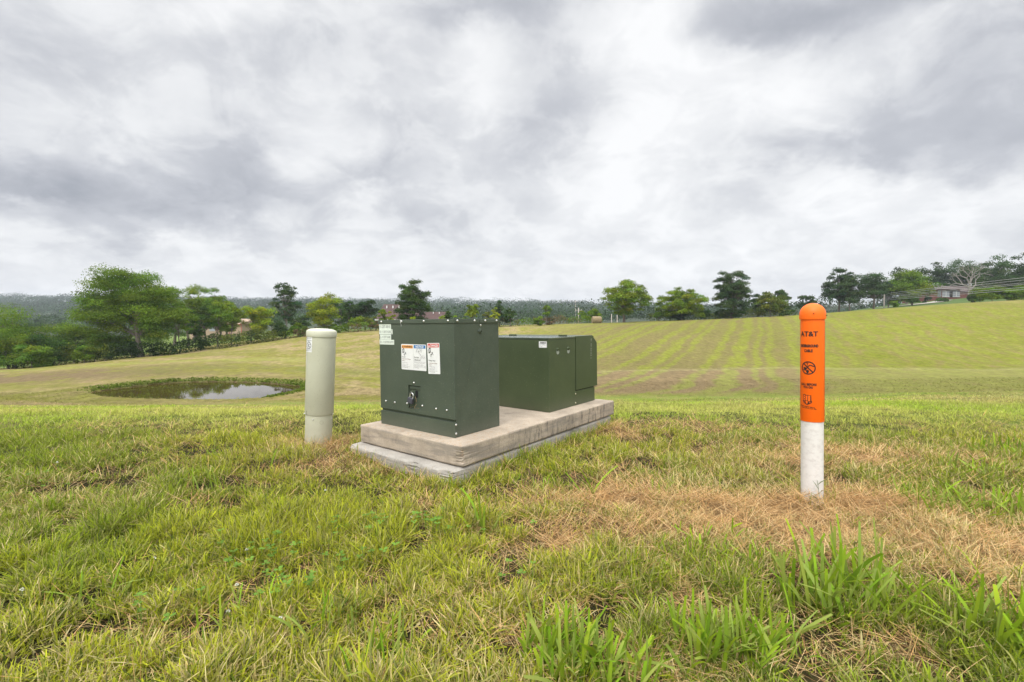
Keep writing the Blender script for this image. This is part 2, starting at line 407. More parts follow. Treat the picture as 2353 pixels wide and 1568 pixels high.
POND = [(205,905),(250,915),(330,919.5),(430,921.5),(520,922),(600,919),(655,910),(688,899),(690,888),(650,884),(600,880),(500,877.5),(420,878.5),(350,884),(280,892),(215,901)]
PP = np.array([[(ray(x,y)*((ZW-CAMZ)/ray(x,y).z)).x, (ray(x,y)*((ZW-CAMZ)/ray(x,y).z)).y] for x,y in POND])
def pond_sd(x, y):
    d = np.full(np.shape(x), 1e9); ins = np.zeros(np.shape(x), bool)
    n = len(PP)
    for i in range(n):
        ax, ay = PP[i]; bx, by = PP[(i+1)%n]
        t = np.clip(((x-ax)*(bx-ax)+(y-ay)*(by-ay))/((bx-ax)**2+(by-ay)**2), 0, 1)
        d = np.minimum(d, np.hypot(x-ax-t*(bx-ax), y-ay-t*(by-ay)))
        c = (ay > y) != (by > y)
        with np.errstate(divide='ignore', invalid='ignore'):
            xx = ax + (y-ay)*(bx-ax)/(by-ay if by != ay else 1e-9)
        ins ^= c & (x < xx)
    return np.where(ins, -d, d)
def H(x, y, nb=True):
    x = np.asarray(x, float); y = np.asarray(y, float)
    r = np.hypot(x, y)+1e-9; a = np.arctan2(x, y); ac = np.clip(a, -1.0, 1.0)
    Y = np.maximum(r*np.cos(ac), .5); px = CX + F*np.tan(ac)
    u = (px-_gx[0])/(_gx[1]-_gx[0]); v = (np.log(Y)-_gl[0])/(_gl[1]-_gl[0])
    u = np.clip(u, 0, len(_gx)-1.001); v = np.clip(v, 0, len(_gl)-1.001)
    i = u.astype(int); j = v.astype(int); fu = u-i; fv = v-j
    z = (_G[i,j]*(1-fu)+_G[i+1,j]*fu)*(1-fv) + (_G[i,j+1]*(1-fu)+_G[i+1,j+1]*fu)*fv
    w = sstep(1.0, 2.0, np.abs(a)); z = z*(1-w) + (-.012*np.minimum(r,400))*w
    near = 1-sstep(4, 9, r)
    z = z + (fbm(x*1.6, y*1.6, 3)-.5)*.075*near + (fbm(x*7, y*7, 2, 4.)-.5)*.042*near
    mid = sstep(6,12,r)*(1-sstep(90,150,r))
    z = z + (fbm(x*.35, y*.35, 4, 8.)-.5)*.22*mid
    if nb:
        reg = (x > -45) & (x < 0) & (y > 12) & (y < 50)
        if np.any(reg):
            zz = np.array(z); sd = pond_sd(x[reg], y[reg]); t = sstep(0, 4.5, sd)
            zz[reg] = np.where(sd < 0, ZW-.03+sd*.25, np.maximum(ZW+.05,0*sd+ZW+.05)*(1-t) + z[reg]*t + .10*sstep(0,.4,sd)*(1-t) + .10*sstep(.3,1.6,sd)*(1-sstep(2.,5.,sd))*sstep(24,27,y[reg]))
            z = zz
    return z
def ground_hit(x, y):
    """world point where a grid pixel's ray meets the ground"""
    d = ray(x, y); Ys = np.exp(np.linspace(math.log(.6), math.log(200), 1500))
    z = H(d.x*Ys, Ys); f = CAMZ + d.z*Ys - z
    k = int(np.argmax(f < 0)); Y = Ys[k]
    return Vector((d.x*Y, Y, float(H(np.array([d.x*Y]), np.array([Y]))[0])))
def hz(x, y): return float(H(np.array([x]), np.array([y]))[0])

# colours of the field, from world positions
def P2W(x, y):
    g = ground_hit(x, y); return g.x, g.y
STRAW = []
for (x,y,rx,ry,am) in [(1830,1200,460,72,1.0),(1400,1140,170,38,.8),(1290,1255,110,40,.6),(1950,1055,300,30,.45),(2240,1270,260,80,.8),
        (930,1078,200,16,.5),(728,1026,55,16,.9),(1410,990,70,16,.6),(1600,985,200,18,.22),(760,1085,110,25,.35),(1010,1190,90,20,.3),(1570,1330,90,40,.5),(980,1115,120,10,.3),(1950,1480,200,40,.4),(1500,1560,200,40,.35)]:
    g = ground_hit(x,y); g1 = ground_hit(x+rx,y); g2 = ground_hit(x,y-ry); 
    STRAW.append((g.x, g.y, abs(g1.x-g.x), max(.06,abs(g2.y-g.y)), am))
def straw_w(x, y):
    wx = x + (fbm(x*3,y*3,3,2.)-.5)*.5; wy = y + (fbm(x*3,y*3,3,7.)-.5)*.5
    s = np.zeros(np.shape(x))
    for (cx,cy,rx,ry,am) in STRAW:
        s = np.maximum(s, am*np.exp(-(((wx-cx)/rx)**2+((wy-cy)/ry)**2)*1.0)*1.25)
    return np.clip(s, 0, 1)
TAN = np.array([.30,.235,.11]); TAN2 = np.array([.215,.155,.08]); YG = np.array([.200,.193,.036]); BG = np.array([.19,.25,.04]); OLV = np.array([.185,.185,.04])
SD = rad(28.0)
def field_col(x, y):
    r = np.hypot(x, y); px = CX + F*x/np.maximum(y, .5)
    n1 = fbm(x*.12, y*.12, 4, 1.); n2 = fbm(x*.5, y*.5, 4, 5.); n3 = fbm(x*1.8, y*1.8, 3, 9.)
    c = mixc(np.broadcast_to(YG, x.shape+(3,)).copy(), np.broadcast_to(TAN, x.shape+(3,)), sstep(.40,.62, n2*.6+n3*.4))
    c = mixc(c, np.broadcast_to(OLV, c.shape), .55*sstep(.5,.66,n1))
    # mowing swaths up the right-hand hill
    s = x*math.cos(SD) - y*math.sin(SD) + (n1-.5)*1.2
    st = np.clip(.5+.42*np.sin(s*2*math.pi/2.0 + 2.6*np.sin(s*.27)+1.4*np.sin(s*.83)+.9*np.sin(s*1.9)) + (fbm(x*.25+s,y*.06,3,33.)-.5)*.9,0,1); st2 = .5+.5*np.sin(s*2*math.pi/1.9+1.+1.5*(n1-.5)*6)
    right = sstep(1150, 1400, px)*sstep(14,22,r)*(1-sstep(100,130,r))
    band = sstep(.35,.75, st*.75+n2*.35)
    far = sstep(33, 36, y)                      # above the swale line
    gr = sstep(1700,2050,px)
    tanner = np.clip(band*(.45+.75*n1)+.35*(n3-.5),0,1)*(1.0-gr*.7)
    hill = mixc(np.broadcast_to(np.array([.190,.205,.028]), c.shape), np.broadcast_to(np.array([.172,.145,.050]), c.shape), tanner)
    hill = mixc(hill, np.broadcast_to(np.array([.23,.17,.07]), c.shape), .60*sstep(.62,1,st2+.5*(n2-.5))*gr*far)
    hill = mixc(hill, np.broadcast_to(np.array([.165,.185,.014]), c.shape), .7*gr*sstep(.4,.62,n2)*far)
    low = mixc(np.broadcast_to(np.array([.225,.23,.055]), c.shape), np.broadcast_to(TAN2, c.shape), sstep(.25,.6,st*.55+n3*.45)*.95*(1-gr*.85))
    hill = mixc(low, hill, far)
    c = mixc(c, hill, right)
    hill_n = .88+.24*fbm(x*.16,y*.07,4,91.)
    c = c*(1+(hill_n-1)*sstep(16,26,r))[...,None]
    # pale tractor line along the foot of the slope
    ln = np.exp(-((y-34.5-(fbm(x*.1,y*0,2)-.5)*2)/.5)**2)*right
    c = mixc(c, np.broadcast_to(np.array([.36,.33,.16]), c.shape), .35*ln)
    # left: dark raked face of the bank and its green crest
    lf = 1-sstep(700,1000,px)
    bank = np.exp(-((y-36-(n1-.5)*5)/4.4)**2)*lf*(1-sstep(300,700,px))
    c = mixc(c, np.broadcast_to(np.array([.17,.125,.065]), c.shape), np.clip(1.6*bank*sstep(.30,.55,n3*.5+n2*.5),0,.95))
    crest = np.exp(-((y-46)/1.6)**2)*lf
    c = mixc(c, np.broadcast_to(np.array([.25,.26,.06]), c.shape), .8*crest)
    dips = np.exp(-((y-36.5)/4.)**2)*lf*sstep(200,400,px)
    c = mixc(c, np.broadcast_to(np.array([.15,.165,.03]), c.shape), 1.0*dips*sstep(.35,.6,n2*.5+n3*.5))
    # bright lawn between the knoll and the mown field
    lawn = (1-sstep(11,21,r+(n2-.5)*8))
    g = mixc(np.broadcast_to(np.array([.20,.26,.045]), c.shape), np.broadcast_to(np.array([.27,.28,.075]), c.shape), sstep(.35,.65,n3))
    c = mixc(c, g, lawn)
    sd = pond_sd(x, y)
    c = mixc(c, np.broadcast_to(np.array([.10,.14,.025]), c.shape), .85*np.exp(-np.clip(sd,0,None)/.5)*(sd > 0)*sstep(23.5,25.3,y+.12*x+1.9))
    rimb = np.exp(-((sd-1.3)/.8)**2)*(y > 25)
    c = mixc(c, np.broadcast_to(np.array([.22,.17,.08]), c.shape), .6*rimb)
    c = np.where((sd < .05)[...,None], np.array([.10,.075,.035]), c)
    # pasture and yards beyond
    bey = sstep(0,1, (y-np.interp(px,[0,300,405,640,900,1180],[57,62,66,80,88,95]))/5.)*(px < 1250)
    c = mixc(c, np.broadcast_to(np.array([.13,.19,.04]), c.shape), bey)
    yard = sstep(84,94,y)*(px > 1850)
    c = mixc(c, np.broadcast_to(np.array([.07,.125,.03]), c.shape), yard)
    wd = sstep(170,260,y); c = mixc(c, np.broadcast_to(np.array([.035,.06,.025]), c.shape), wd)
    # under the near grass: soil colour darkened for shade between blades, then thatch
    sw = straw_w(x, y)*(r < 9)
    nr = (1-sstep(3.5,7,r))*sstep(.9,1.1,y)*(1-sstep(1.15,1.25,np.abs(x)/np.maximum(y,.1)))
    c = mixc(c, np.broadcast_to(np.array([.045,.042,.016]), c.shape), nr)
    c = mixc(c, np.broadcast_to(np.array([.30,.19,.09]), c.shape), sw*.95)
    return c
# one ground sheet, fine in front of the camera and out to the horizon
A = np.concatenate([np.linspace(-math.pi, -1.05, 60)[:-1], np.linspace(-1.05, 1.05, 620), np.linspace(1.05, math.pi, 60)[1:]])
R = np.concatenate([np.linspace(.0, .8, 6)[:-1], np.exp(np.linspace(math.log(.8), math.log(1450), 560))])
AA, RR = np.meshgrid(A, R); GX, GY = np.sin(AA)*RR, np.cos(AA)*RR
GZ = H(GX, GY); GC = field_col(GX, GY)
nA, nR = len(A), len(R)
idx = np.arange(nA*nR).reshape(nR, nA)
Q = np.stack([idx[:-1,:-1], idx[:-1,1:], idx[1:,1:], idx[1:,:-1]], -1).reshape(-1,4)
Q = Q[:, ::-1]
gm = npmesh('ground', np.stack([GX,GY,GZ],-1).reshape(-1,3), Q, GC.reshape(-1,3), smooth=True)
m, t, p = newmat('field_ground'); n_, l_ = t.nodes, t.links
a_ = n_.new('ShaderNodeAttribute'); a_.attribute_name='Col'; c_ = n_.new('ShaderNodeTexCoord')
def gz(s, d, r, sc=None):
    n = n_.new('ShaderNodeTexNoise'); n.inputs['Scale'].default_value=s; n.inputs['Detail'].default_value=d; n.inputs['Roughness'].default_value=r
    mp = n_.new('ShaderNodeMapping'); mp.inputs['Scale'].default_value = sc or (1,1,1); l_.new(c_.outputs['Object'], mp.inputs[0]); l_.new(mp.outputs[0], n.inputs['Vector']); return n.outputs[0]
f1 = gz(2.2, 10, .80); f2 = gz(3.4, 8, .78, (1,.32,1))
def mr_(v, a, b, c, d):
    n = n_.new('ShaderNodeMapRange'); n.inputs[1].default_value=a; n.inputs[2].default_value=b; n.inputs[3].default_value=c; n.inputs[4].default_value=d; l_.new(v, n.inputs[0]); return n.outputs[0]
mu = n_.new('ShaderNodeMath'); mu.operation='MULTIPLY'; l_.new(mr_(f1,.3,.7,.66,1.34), mu.inputs[0]); l_.new(mr_(f2,.34,.66,.70,1.30), mu.inputs[1])
sc = n_.new('ShaderNodeVectorMath'); sc.operation='SCALE'; l_.new(a_.outputs['Color'], sc.inputs[0]); l_.new(mu.outputs[0], sc.inputs['Scale'])
# brown clippings lying in the stubble
cm = n_.new('ShaderNodeMix'); cm.data_type='RGBA'; l_.new(mr_(gz(1.7,10,.82,(1,.30,1)),.50,.62,0,.62), cm.inputs[0]); l_.new(sc.outputs[0], cm.inputs[6]); cm.inputs[7].default_value=(.19,.135,.07,1)
l_.new(cm.outputs[2], p.inputs['Base Color']); p.inputs['Roughness'].default_value=.95; p.inputs['Specular IOR Level'].default_value=.1
b_ = n_.new('ShaderNodeBump'); b_.inputs['Strength'].default_value=.9; b_.inputs['Distance'].default_value=.16; l_.new(f1, b_.inputs['Height']); l_.new(b_.outputs[0], p.inputs['Normal'])
M_ground = m
tag(link('ground', gm, M_ground), 'rolling mown hay field with swaths up the slopes', None, None, 'structure')
# pond water
m, t, p = newmat('pond_water')
p.inputs['Base Color'].default_value=(.050,.034,.011,1); p.inputs['Roughness'].default_value=.02; p.inputs['IOR'].default_value=1.33
n = t.nodes.new('ShaderNodeTexNoise'); n.inputs['Scale'].default_value=2.5; n.inputs['Detail'].default_value=3
c = t.nodes.new('ShaderNodeTexCoord'); t.links.new(c.outputs['Object'], n.inputs['Vector'])
b = t.nodes.new('ShaderNodeBump'); b.inputs['Strength'].default_value=.012; b.inputs['Distance'].default_value=.05
t.links.new(n.outputs[0], b.inputs['Height']); t.links.new(b.outputs[0], p.inputs['Normal'])
bm = bmesh.new(); ctr = PP.mean(0)
vs = [bm.verts.new((ctr[0]+(q[0]-ctr[0])*1.06, ctr[1]+(q[1]-ctr[1])*1.06, ZW)) for q in PP]
bm.faces.new(vs)
tag(bmobj('pond_water', bm, m), 'still brown farm pond reflecting trees', None, None, 'structure')

# ------------------------------------------------------------------ flat print on surfaces
def textmesh(s, bold=0.0):
    cu = bpy.data.curves.new('t', 'FONT'); cu.body = s; cu.offset = bold; cu.resolution_u = 3
    o = bpy.data.objects.new('t', cu); COL.objects.link(o); bpy.context.view_layer.update()
    dg = bpy.context.evaluated_depsgraph_get(); me = bpy.data.meshes.new_from_object(o.evaluated_get(dg))
    V = [v.co.copy() for v in me.vertices]; Fc = [tuple(p.vertices) for p in me.polygons]
    bpy.data.objects.remove(o); bpy.data.curves.remove(cu); bpy.data.meshes.remove(me)
    return V, Fc
class Flat:
    def __init__(s): s.V = []; s.F = []
    def poly(s, pts): k = len(s.V); s.V += [tuple(p) for p in pts]; s.F.append(tuple(range(k, k+len(pts)))); return s
    def rect(s, x0,x1,y0,y1, n=1):
        for i in range(n):
            a = x0+(x1-x0)*i/n; b = x0+(x1-x0)*(i+1)/n; s.poly([(a,y0),(b,y0),(b,y1),(a,y1)])
        return s
    def line(s, pts, w, n=1):
        for (x0,y0),(x1,y1) in zip(pts, pts[1:]):
            dx, dy = x1-x0, y1-y0; l = math.hypot(dx,dy) or 1; nx, ny = -dy/l*w/2, dx/l*w/2
            for i in range(n):
                a, b = i/n, (i+1)/n
                s.poly([(x0+dx*a-nx,y0+dy*a-ny),(x0+dx*b-nx,y0+dy*b-ny),(x0+dx*b+nx,y0+dy*b+ny),(x0+dx*a+nx,y0+dy*a+ny)])
        return s
    def disc(s, x, y, r, n=12): return s.poly([(x+r*math.cos(2*math.pi*i/n), y+r*math.sin(2*math.pi*i/n)) for i in range(n)])
    def ring(s, x, y, r, w, n=32, ax=1):
        for i in range(n):
            a, b = 2*math.pi*i/n, 2*math.pi*(i+1)/n
            s.poly([(x+ax*(r-w)*math.cos(a),y+(r-w)*math.sin(a)),(x+ax*r*math.cos(a),y+r*math.sin(a)),(x+ax*r*math.cos(b),y+r*math.sin(b)),(x+ax*(r-w)*math.cos(b),y+(r-w)*math.sin(b))])
        return s
    def text(s, st, x0, x1, y0, y1, bold=0.0, slope=0.0):
        V, Fc = textmesh(st, bold)
        ax, bx = min(v.x for v in V), max(v.x for v in V); ay, by = min(v.y for v in V), max(v.y for v in V)
        k = len(s.V)
        for v in V:
            x = x0+(v.x-ax)/(bx-ax)*(x1-x0); s.V.append((x, y0+(v.y-ay)/(by-ay)*(y1-y0)+slope*(x-x0)))
        s.F += [tuple(k+i for i in f) for f in Fc]; return s
    def build(s, name, m, parent, f, label=None):
        me = bpy.data.meshes.new(name); me.from_pydata([(x,y,0) for x,y in s.V], [], s.F); me.update()
        if f.__name__ == 'on_cyl':          # slice so that the print follows the curve
            bm = bmesh.new(); bm.from_mesh(me); lo = min(x for x,y in s.V); hi = max(x for x,y in s.V)
            for k in range(int(math.floor(lo/.004)), int(hi/.004)+2):
                bmesh.ops.bisect_plane(bm, geom=bm.verts[:]+bm.edges[:]+bm.faces[:], plane_co=(k*.004,0,0), plane_no=(1,0,0))
            bm.to_mesh(me); bm.free()
        for v in me.vertices: v.co = f(v.co.x, v.co.y)
        me.update()
        o = link(name, me, m, parent)
        if label: o['label'] = label
        return o
def rrect(x0,x1,y0,y1,r,n=4):
    pts = []
    for cx,cy,a0 in ((x1-r,y1-r,0),(x0+r,y1-r,90),(x0+r,y0+r,180),(x1-r,y0+r,270)):
        for i in range(n+1):
            a = rad(a0+90*i/n); pts.append((cx+r*math.cos(a), cy+r*math.sin(a)))
    return pts

# ------------------------------------------------------------------ pad and cabinets
Rf = Matrix([[0.7845577901154412, 0.6199729841318978, -0.01012782877535795], [0.016014821725440886, -0.036589175824095266, -0.9992020604949324], [-0.6198488521036526, 0.7837695650883657, -0.038635079742128875]])
tf = Vector((-0.2711564542194706, 0.5731733054451802, 2.55))
cp, sp = math.cos(PITCH), math.sin(PITCH)
CW = Matrix([[1,0,0],[0,-sp,cp],[0,-cp,-sp]])
R3 = CW @ Rf; T3 = CW @ tf + Vector((0,0,CAMZ))
PADM = Matrix.Translation(T3) @ R3.to_4x4()
PW, PL, PT = .950, 1.838, .118

def rough_block(name, x0,x1,y0,y1,z0,z1, m, parent, label, cat, bev=.012, amp=.0022, chips=(), seed=0):
    bm = bmesh.new(); box(bm, x0,x1,y0,y1,z0,z1, bev, 3)
    bmesh.ops.subdivide_edges(bm, edges=[e for e in bm.edges if e.calc_length() > .06], cuts=24, use_grid_fill=True)
    rs = random.Random(seed)
    for v in bm.verts:
        c = v.co; n1 = float(fbm(np.array([c.x*23+c.z*31+seed]), np.array([c.y*23+c.z*17]), 3)[0])-.5
        d = Vector(((c.x-(x0+x1)/2)/(x1-x0), (c.y-(y0+y1)/2)/(y1-y0), (c.z-(z0+z1)/2)/(z1-z0)))
        v.co = c + Vector((np.sign(d.x)*(abs(d.x)>.45), np.sign(d.y)*(abs(d.y)>.45), .4*np.sign(d.z)*(abs(d.z)>.45)))*n1*amp*2
        for (q, r, dep) in chips:
            l = (Vector(q)-v.co).length
            if l < r: v.co += (Vector(((x0+x1)/2,(y0+y1)/2,(z0+z1)/2))-v.co).normalized()*dep*(1-l/r)*(.6+.8*rs.random())
    o = bmobj(name, bm, m, parent, smooth=True)
    if label: tag(o, label, cat)
    return o
pad = rough_block('concrete_pad', -PW,0,0,PL,-PT,0, M_conc, None, 'weathered tan concrete pad carrying the two green cabinets', 'concrete pad',
    chips=(((0,0,-.05),.05,.016),((-.02,0,-.09),.05,.014),((0,.03,-.02),.03,.008),((-.9,0,-.1),.05,.01)), seed=3)
pad.matrix_world = PADM
foot = rough_block('concrete_footing', -.985,-.003,-.085,PL-.045,-PT-.13,-PT-.005, M_conc2, None, 'pale cracked concrete footing slab under the pad, edged by straw', 'concrete footing', bev=.02,
    amp=.003, chips=(((0,-.085,-.13),.12,.03),((-.3,-.085,-.13),.1,.02),((-.7,-.085,-.13),.12,.014),((0,1.2,-.13),.1,.02),((-.985,-.085,-.13),.1,.03)), seed=8)
foot.matrix_world = PADM

def bolt(parent, p, n, r=.0072, m=None, name='bolt'):
    bm = bmesh.new()
    prof = [(r*1.0,0),(r*1.0,.0012),(r*.9,.003),(r*.62,.0050),(r*.3,.0060),(0,.0063)]
    lathe(bm, prof, 12)
    q = Vector((0,0,1)).rotation_difference(Vector(n)).to_matrix().to_4x4()
    bmesh.ops.transform(bm, matrix=Matrix.Translation(Vector(p)) @ q, verts=bm.verts)
    return bmobj(name, bm, m or M_steel, parent, smooth=True)

# ---- tall cabinet
BU, BV, BWd, BD, BH = -.1576, .1049, .707, .4077, .6957
C1 = empty('utility_cabinet', PADM @ Matrix.Translation((BU-BWd, BV, 0)), 'tall dark green utility cabinet with hazard stickers and padlock at the front of the pad', 'utility cabinet')
e_ = .004
bm = bmesh.new(); box(bm, e_, BWd-e_, .012, BD, .001, BH-.006, .003); bmobj('body', bm, M_green, C1)
# front hood: side profile with the slanting seam, hole for the lock recess
HX0, HX1, HZ0, HZ1 = .292, .409, .134, .282
bm = bmesh.new()
prof = [(0,.104),(0,.669),(.214,.669),(.212,.652),(.013,.104)]
rb = .004
def vq(x,y,z): return bm.verts.new((x,y,z))
# front sheet as a frame round the recess
ox = [rb, HX0, HX1, BWd-rb]; oz = [.104+rb, HZ0, HZ1, .669]
g = [[vq(x, 0, z) for x in ox] for z in oz]
for i in range(3):
    for j in range(3):
        if i == 1 and j == 1: continue
        bm.faces.new((g[i][j], g[i][j+1], g[i+1][j+1], g[i+1][j]))
# recess walls and floor
dep = .048
b4 = [vq(HX0,dep,HZ0), vq(HX1,dep,HZ0), vq(HX1,dep,HZ1), vq(HX0,dep,HZ1)]
f4 = [g[1][1], g[1][2], g[2][2], g[2][1]]
for i in range(4): bm.faces.new((f4[i], f4[(i+1)%4], b4[(i+1)%4], b4[i]))
bm.faces.new(b4)
# rounded corners to the side flanges and the bottom return
for s, x0, xs in ((0, rb, 0.0), (3, BWd-rb, BWd)):
    col = [g[k][s] for k in range(4)]
    k1 = [vq(x0+(xs-x0)*.7, rb*.3, z) for z in oz]; k2 = [vq(xs, rb, z) for z in oz]
    for k in range(3):
        bm.faces.new((col[k], col[k+1], k1[k+1], k1[k])); bm.faces.new((k1[k], k1[k+1], k2[k+1], k2[k]))
    bk = [vq(xs, y, z) for y, z in ((.0145,.108),(.0145+.199*.05,HZ0),(.065,HZ1),(.212,.669))]
    ys = [.0145, .0245, .078, .214]
    for v, y in zip(bk, ys): v.co.y = y
    for k in range(3): bm.faces.new((k2[k], k2[k+1], bk[k+1], bk[k]))
lo = [vq(x, .012, .104) for x in ox]
for k in range(3): bm.faces.new((g[0][k], g[0][k+1], lo[k+1], lo[k]))
hood = bmobj('front_hood', bm, M_green, C1)
sol = hood.modifiers.new('s', 'SOLIDIFY'); sol.thickness = .0025; sol.offset = -1
bm = bmesh.new(); box(bm, .002, BWd-.002, .001, .0115, 0, .091, .0012); bmobj('sill', bm, M_green, C1)
bm = bmesh.new(); box(bm, -.004, BWd+.004, -.005, .2175, .670, BH, .0022)
lid1 = bmobj('lid', bm, M_green, C1)
bm = bmesh.new(); box(bm, -.004, BWd+.004, .2225, BD+.004, .670, BH-.001, .0022)
bmobj('rear_cap', bm, M_green, C1)
for x in (.034,.245,.456,.666): bolt(C1, (x,-.005,.684), (0,-1,0))
for y in (.026,.173,.270,.378): bolt(C1, (BWd+.004,y,.684), (1,0,0))
for x in (.060,.154,.548,.640): bolt(C1, (x,0,.157), (0,-1,0), .0068)
for x,z in ((.348,.299),(.278,.162),(.424,.162)): bolt(C1, (x,0,z), (0,-1,0), .0068)
bolt(C1, (BWd-.004,.234,.656), (1,0,0), .0068)
for z in (.078,.026): bolt(C1, (BWd-.0025,.009,z), (1,0,0), .0068)
# recessed pentagon bolt on the side
bm = bmesh.new(); lathe(bm, [(.017,0),(.015,.004),(.0095,.0045),(.0095,.012),(.0055,.012),(.0055,.004),(0,.004)], 10)
bmesh.ops.transform(bm, matrix=Matrix.Translation((BWd-.004,.230,.619)) @ Matrix.Rotation(math.pi/2,4,'Y'), verts=bm.verts)
bmobj('security_bolt', bm, M_green, C1)
# lock recess: hood flap, hasp, padlock, tag, straw
bm = bmesh.new(); box(bm, HX0+.005, HX1-.006, .006, .030, HZ1-.024, HZ1-.008, .003); bmobj('recess_hood', bm, M_green, C1)
bm = bmesh.new(); box(bm, .345, .372, .010, .040, .205, .250, .004); tube(bm, [(.314,.006,.223),(.314,.012,.223)], .014, 16)
bmobj('hasp', bm, M_dark, C1)
bm = bmesh.new(); tube(bm, [(.314+.014*math.cos(a),.004,.223+.016*math.sin(a)) for a in np.linspace(0,2*math.pi,25)], .0013, 6)
bmobj('key_ring', bm, M_tagmetal, C1)
bm = bmesh.new(); box(bm, .341,.4085,dep-.004,dep-.002,.167,.197); tg = bmobj('rating_tag', bm, M_tagmetal, C1)
fl = Flat()
fl.text('STAR CONTROL',.352,.406,.190,.1945,.01); fl.text('ELECTRICAL',.348,.392,.183,.187,.01); fl.text('INDUSTRIES',.352,.386,.1765,.1805,.01); fl.text('MADE IN AMERICA',.345,.402,.1695,.1735,.01)
fl.build('lettering', M_greytext, tg, lambda x,y: (x, dep-.005, y))
for _ in range(1):
    bm = bmesh.new()
    for k in range(16):
        x = random.uniform(.31,.405); y = random.uniform(.006,.035); a = random.uniform(-.9,.9)
        l = random.uniform(.02,.04); z = HZ0+.002+random.random()*.006
        tube(bm, [(x-l/2*math.cos(a), y, z), (x, y+.003, z+.004), (min(x+l/2*math.cos(a),.407), y, z+random.uniform(0,.012))], .0007, 4)
    tube(bm, [(.352,.004,.215),(.362,.003,.195),(.366,.003,.18)], .0007, 4)
    tube(bm, [(.366,.003,.165),(.345,.003,.148),(.350,.001,.134)], .0007, 4)
    so_ = bmobj('dry_straw', bm, simple('straw', (.42,.27,.13), .8), None); so_.matrix_world = C1.matrix_world
    tag(so_, 'wisps of dry straw caught in the lock recess of the tall cabinet', 'straw')
PLK = empty('padlock', C1.matrix_world @ Matrix.Translation((.334,-.012,.214)) @ Matrix.Rotation(rad(14),4,'Y'), 'dark grey padlock with steel shackle hanging in the cabinet recess', 'padlock')
bm = bmesh.new(); box(bm, -.0225,.0225,-.010,.010,-.046,-.009, .005, 3); bmobj('lock_body', bm, M_lockbody, PLK, True)
bm = bmesh.new(); pts = [(-.015,0,-.012)] + [(-.015*math.cos(a), .004, .004+.016*math.sin(a)) for a in np.linspace(0, math.pi, 11)] + [(.015,0,-.012)]
tube(bm, pts, .0036, 10); bmobj('shackle', bm, M_steel, PLK, True)
# number strips
for k, (st, x0,x1,z0,z1) in enumerate((('11-20T-001E',.003,.130,.634,.669),('S 1120T103E',.003,.146,.602,.634),('L 1120T104E',.011,.129,.567,.600),('B1 1120T001XFM',.006,.160,.534,.566))):
    dy = -.0009 - .0003*(k%2)
    o = Flat().poly([(x0,z0),(x1,z0),(x1,z1),(x0,z1)]).build('number_label', M_pale, C1, lambda x,y,dy=dy: (x,dy,y), 'pale sticker reading '+st)
    w = x1-x0
    fl = Flat().text(st, x0+.008+(.002 if k==1 else 0), (x1-.008) if k != 1 else .129, z0+.0085, z1-.0085)
    if k == 1: fl.poly([(.134,.604),(.141,.604),(.138,.618),(.142,.631),(.136,.628),(.137,.616)]); fl.poly([(.004,.612),(.008,.616),(.006,.626),(.005,.620)])
    fl.build('lettering', M_greytext, o, lambda x,y,dy=dy: (x,dy-.0005,y))
# hazard labels
y1_ = lambda d: (lambda x,y: (x,-d,y))
def shocker(fl, x, y, s):
    """electrical box with open door and a person thrown back"""
    fl.poly([(x,y+.9*s),(x+.42*s,y+1.1*s),(x+.60*s,y+.98*s),(x+.60*s,y+.30*s),(x+.18*s,y+.05*s),(x,y+.16*s)])
    px, py = x+.78*s, y-.10*s
    fl.disc(px+.30*s, py+.36*s, .085*s)
    fl.line([(px+.24*s,py+.22*s),(px+.02*s,py-.04*s)], .13*s)
    fl.line([(px+.22*s,py+.20*s),(px+.02*s,py+.30*s),(px-.02*s,py+.44*s)], .06*s)
    fl.line([(px+.22*s,py+.20*s),(px+.38*s,py+.08*s),(px+.46*s,py-.14*s)], .06*s)
    fl.line([(px+.02*s,py-.04*s),(px-.22*s,py-.02*s),(px-.34*s,py-.18*s)], .07*s)
    fl.line([(px+.02*s,py-.04*s),(px-.12*s,py-.24*s),(px-.18*s,py-.50*s)], .07*s)
def bits(x, y, s):
    f = Flat(); f.poly([(x+.10*s,y+.84*s),(x+.16*s,y+.86*s),(x+.16*s,y+.20*s),(x+.10*s,y+.17*s)])
    f.poly([(x+.30*s,y+.84*s),(x+.50*s,y+.90*s),(x+.50*s,y+.40*s),(x+.30*s,y+.32*s)]); return f
wl = Flat().poly(rrect(.231,.468,.379,.541,.006)).build('warning_label', M_white, C1, y1_(.0010), 'white sticker with orange WARNING and blue NOTICE headers')
Flat().rect(.237,.344,.5145,.5345).build('header', M_dorange, wl, y1_(.0015)); Flat().rect(.3545,.4625,.5165,.5365).build('header', M_blue, wl, y1_(.0015))
fl = Flat().text('WARNING',.259,.341,.5180,.5315,.02).poly([(.240,.518),(.256,.518),(.248,.533)])
shocker(fl,.243,.481,.030); fl.text('Keep Out!',.239,.272,.4545,.4620,.012)
fl.rect(.3488,.3494,.385,.538)
fl.build('lettering', M_black, wl, y1_(.0020))
Flat().poly([(.2473,.521),(.2487,.521),(.2487,.528),(.2473,.528)]).build('mark', M_dorange, wl, y1_(.0023))
bits(.243,.481,.030).build('pictogram_detail', M_white, wl, y1_(.0023))
Flat().text('NOTICE',.372,.446,.5195,.5335,.03).build('header_lettering', M_white, wl, y1_(.0020))
fl = Flat().text('Hazardous Voltage',.239,.322,.4425,.4495,.012).text('Inside.',.239,.264,.4330,.4390,.012); fl.build('lettering', M_brownprint, wl, y1_(.0020))
fl = Flat()
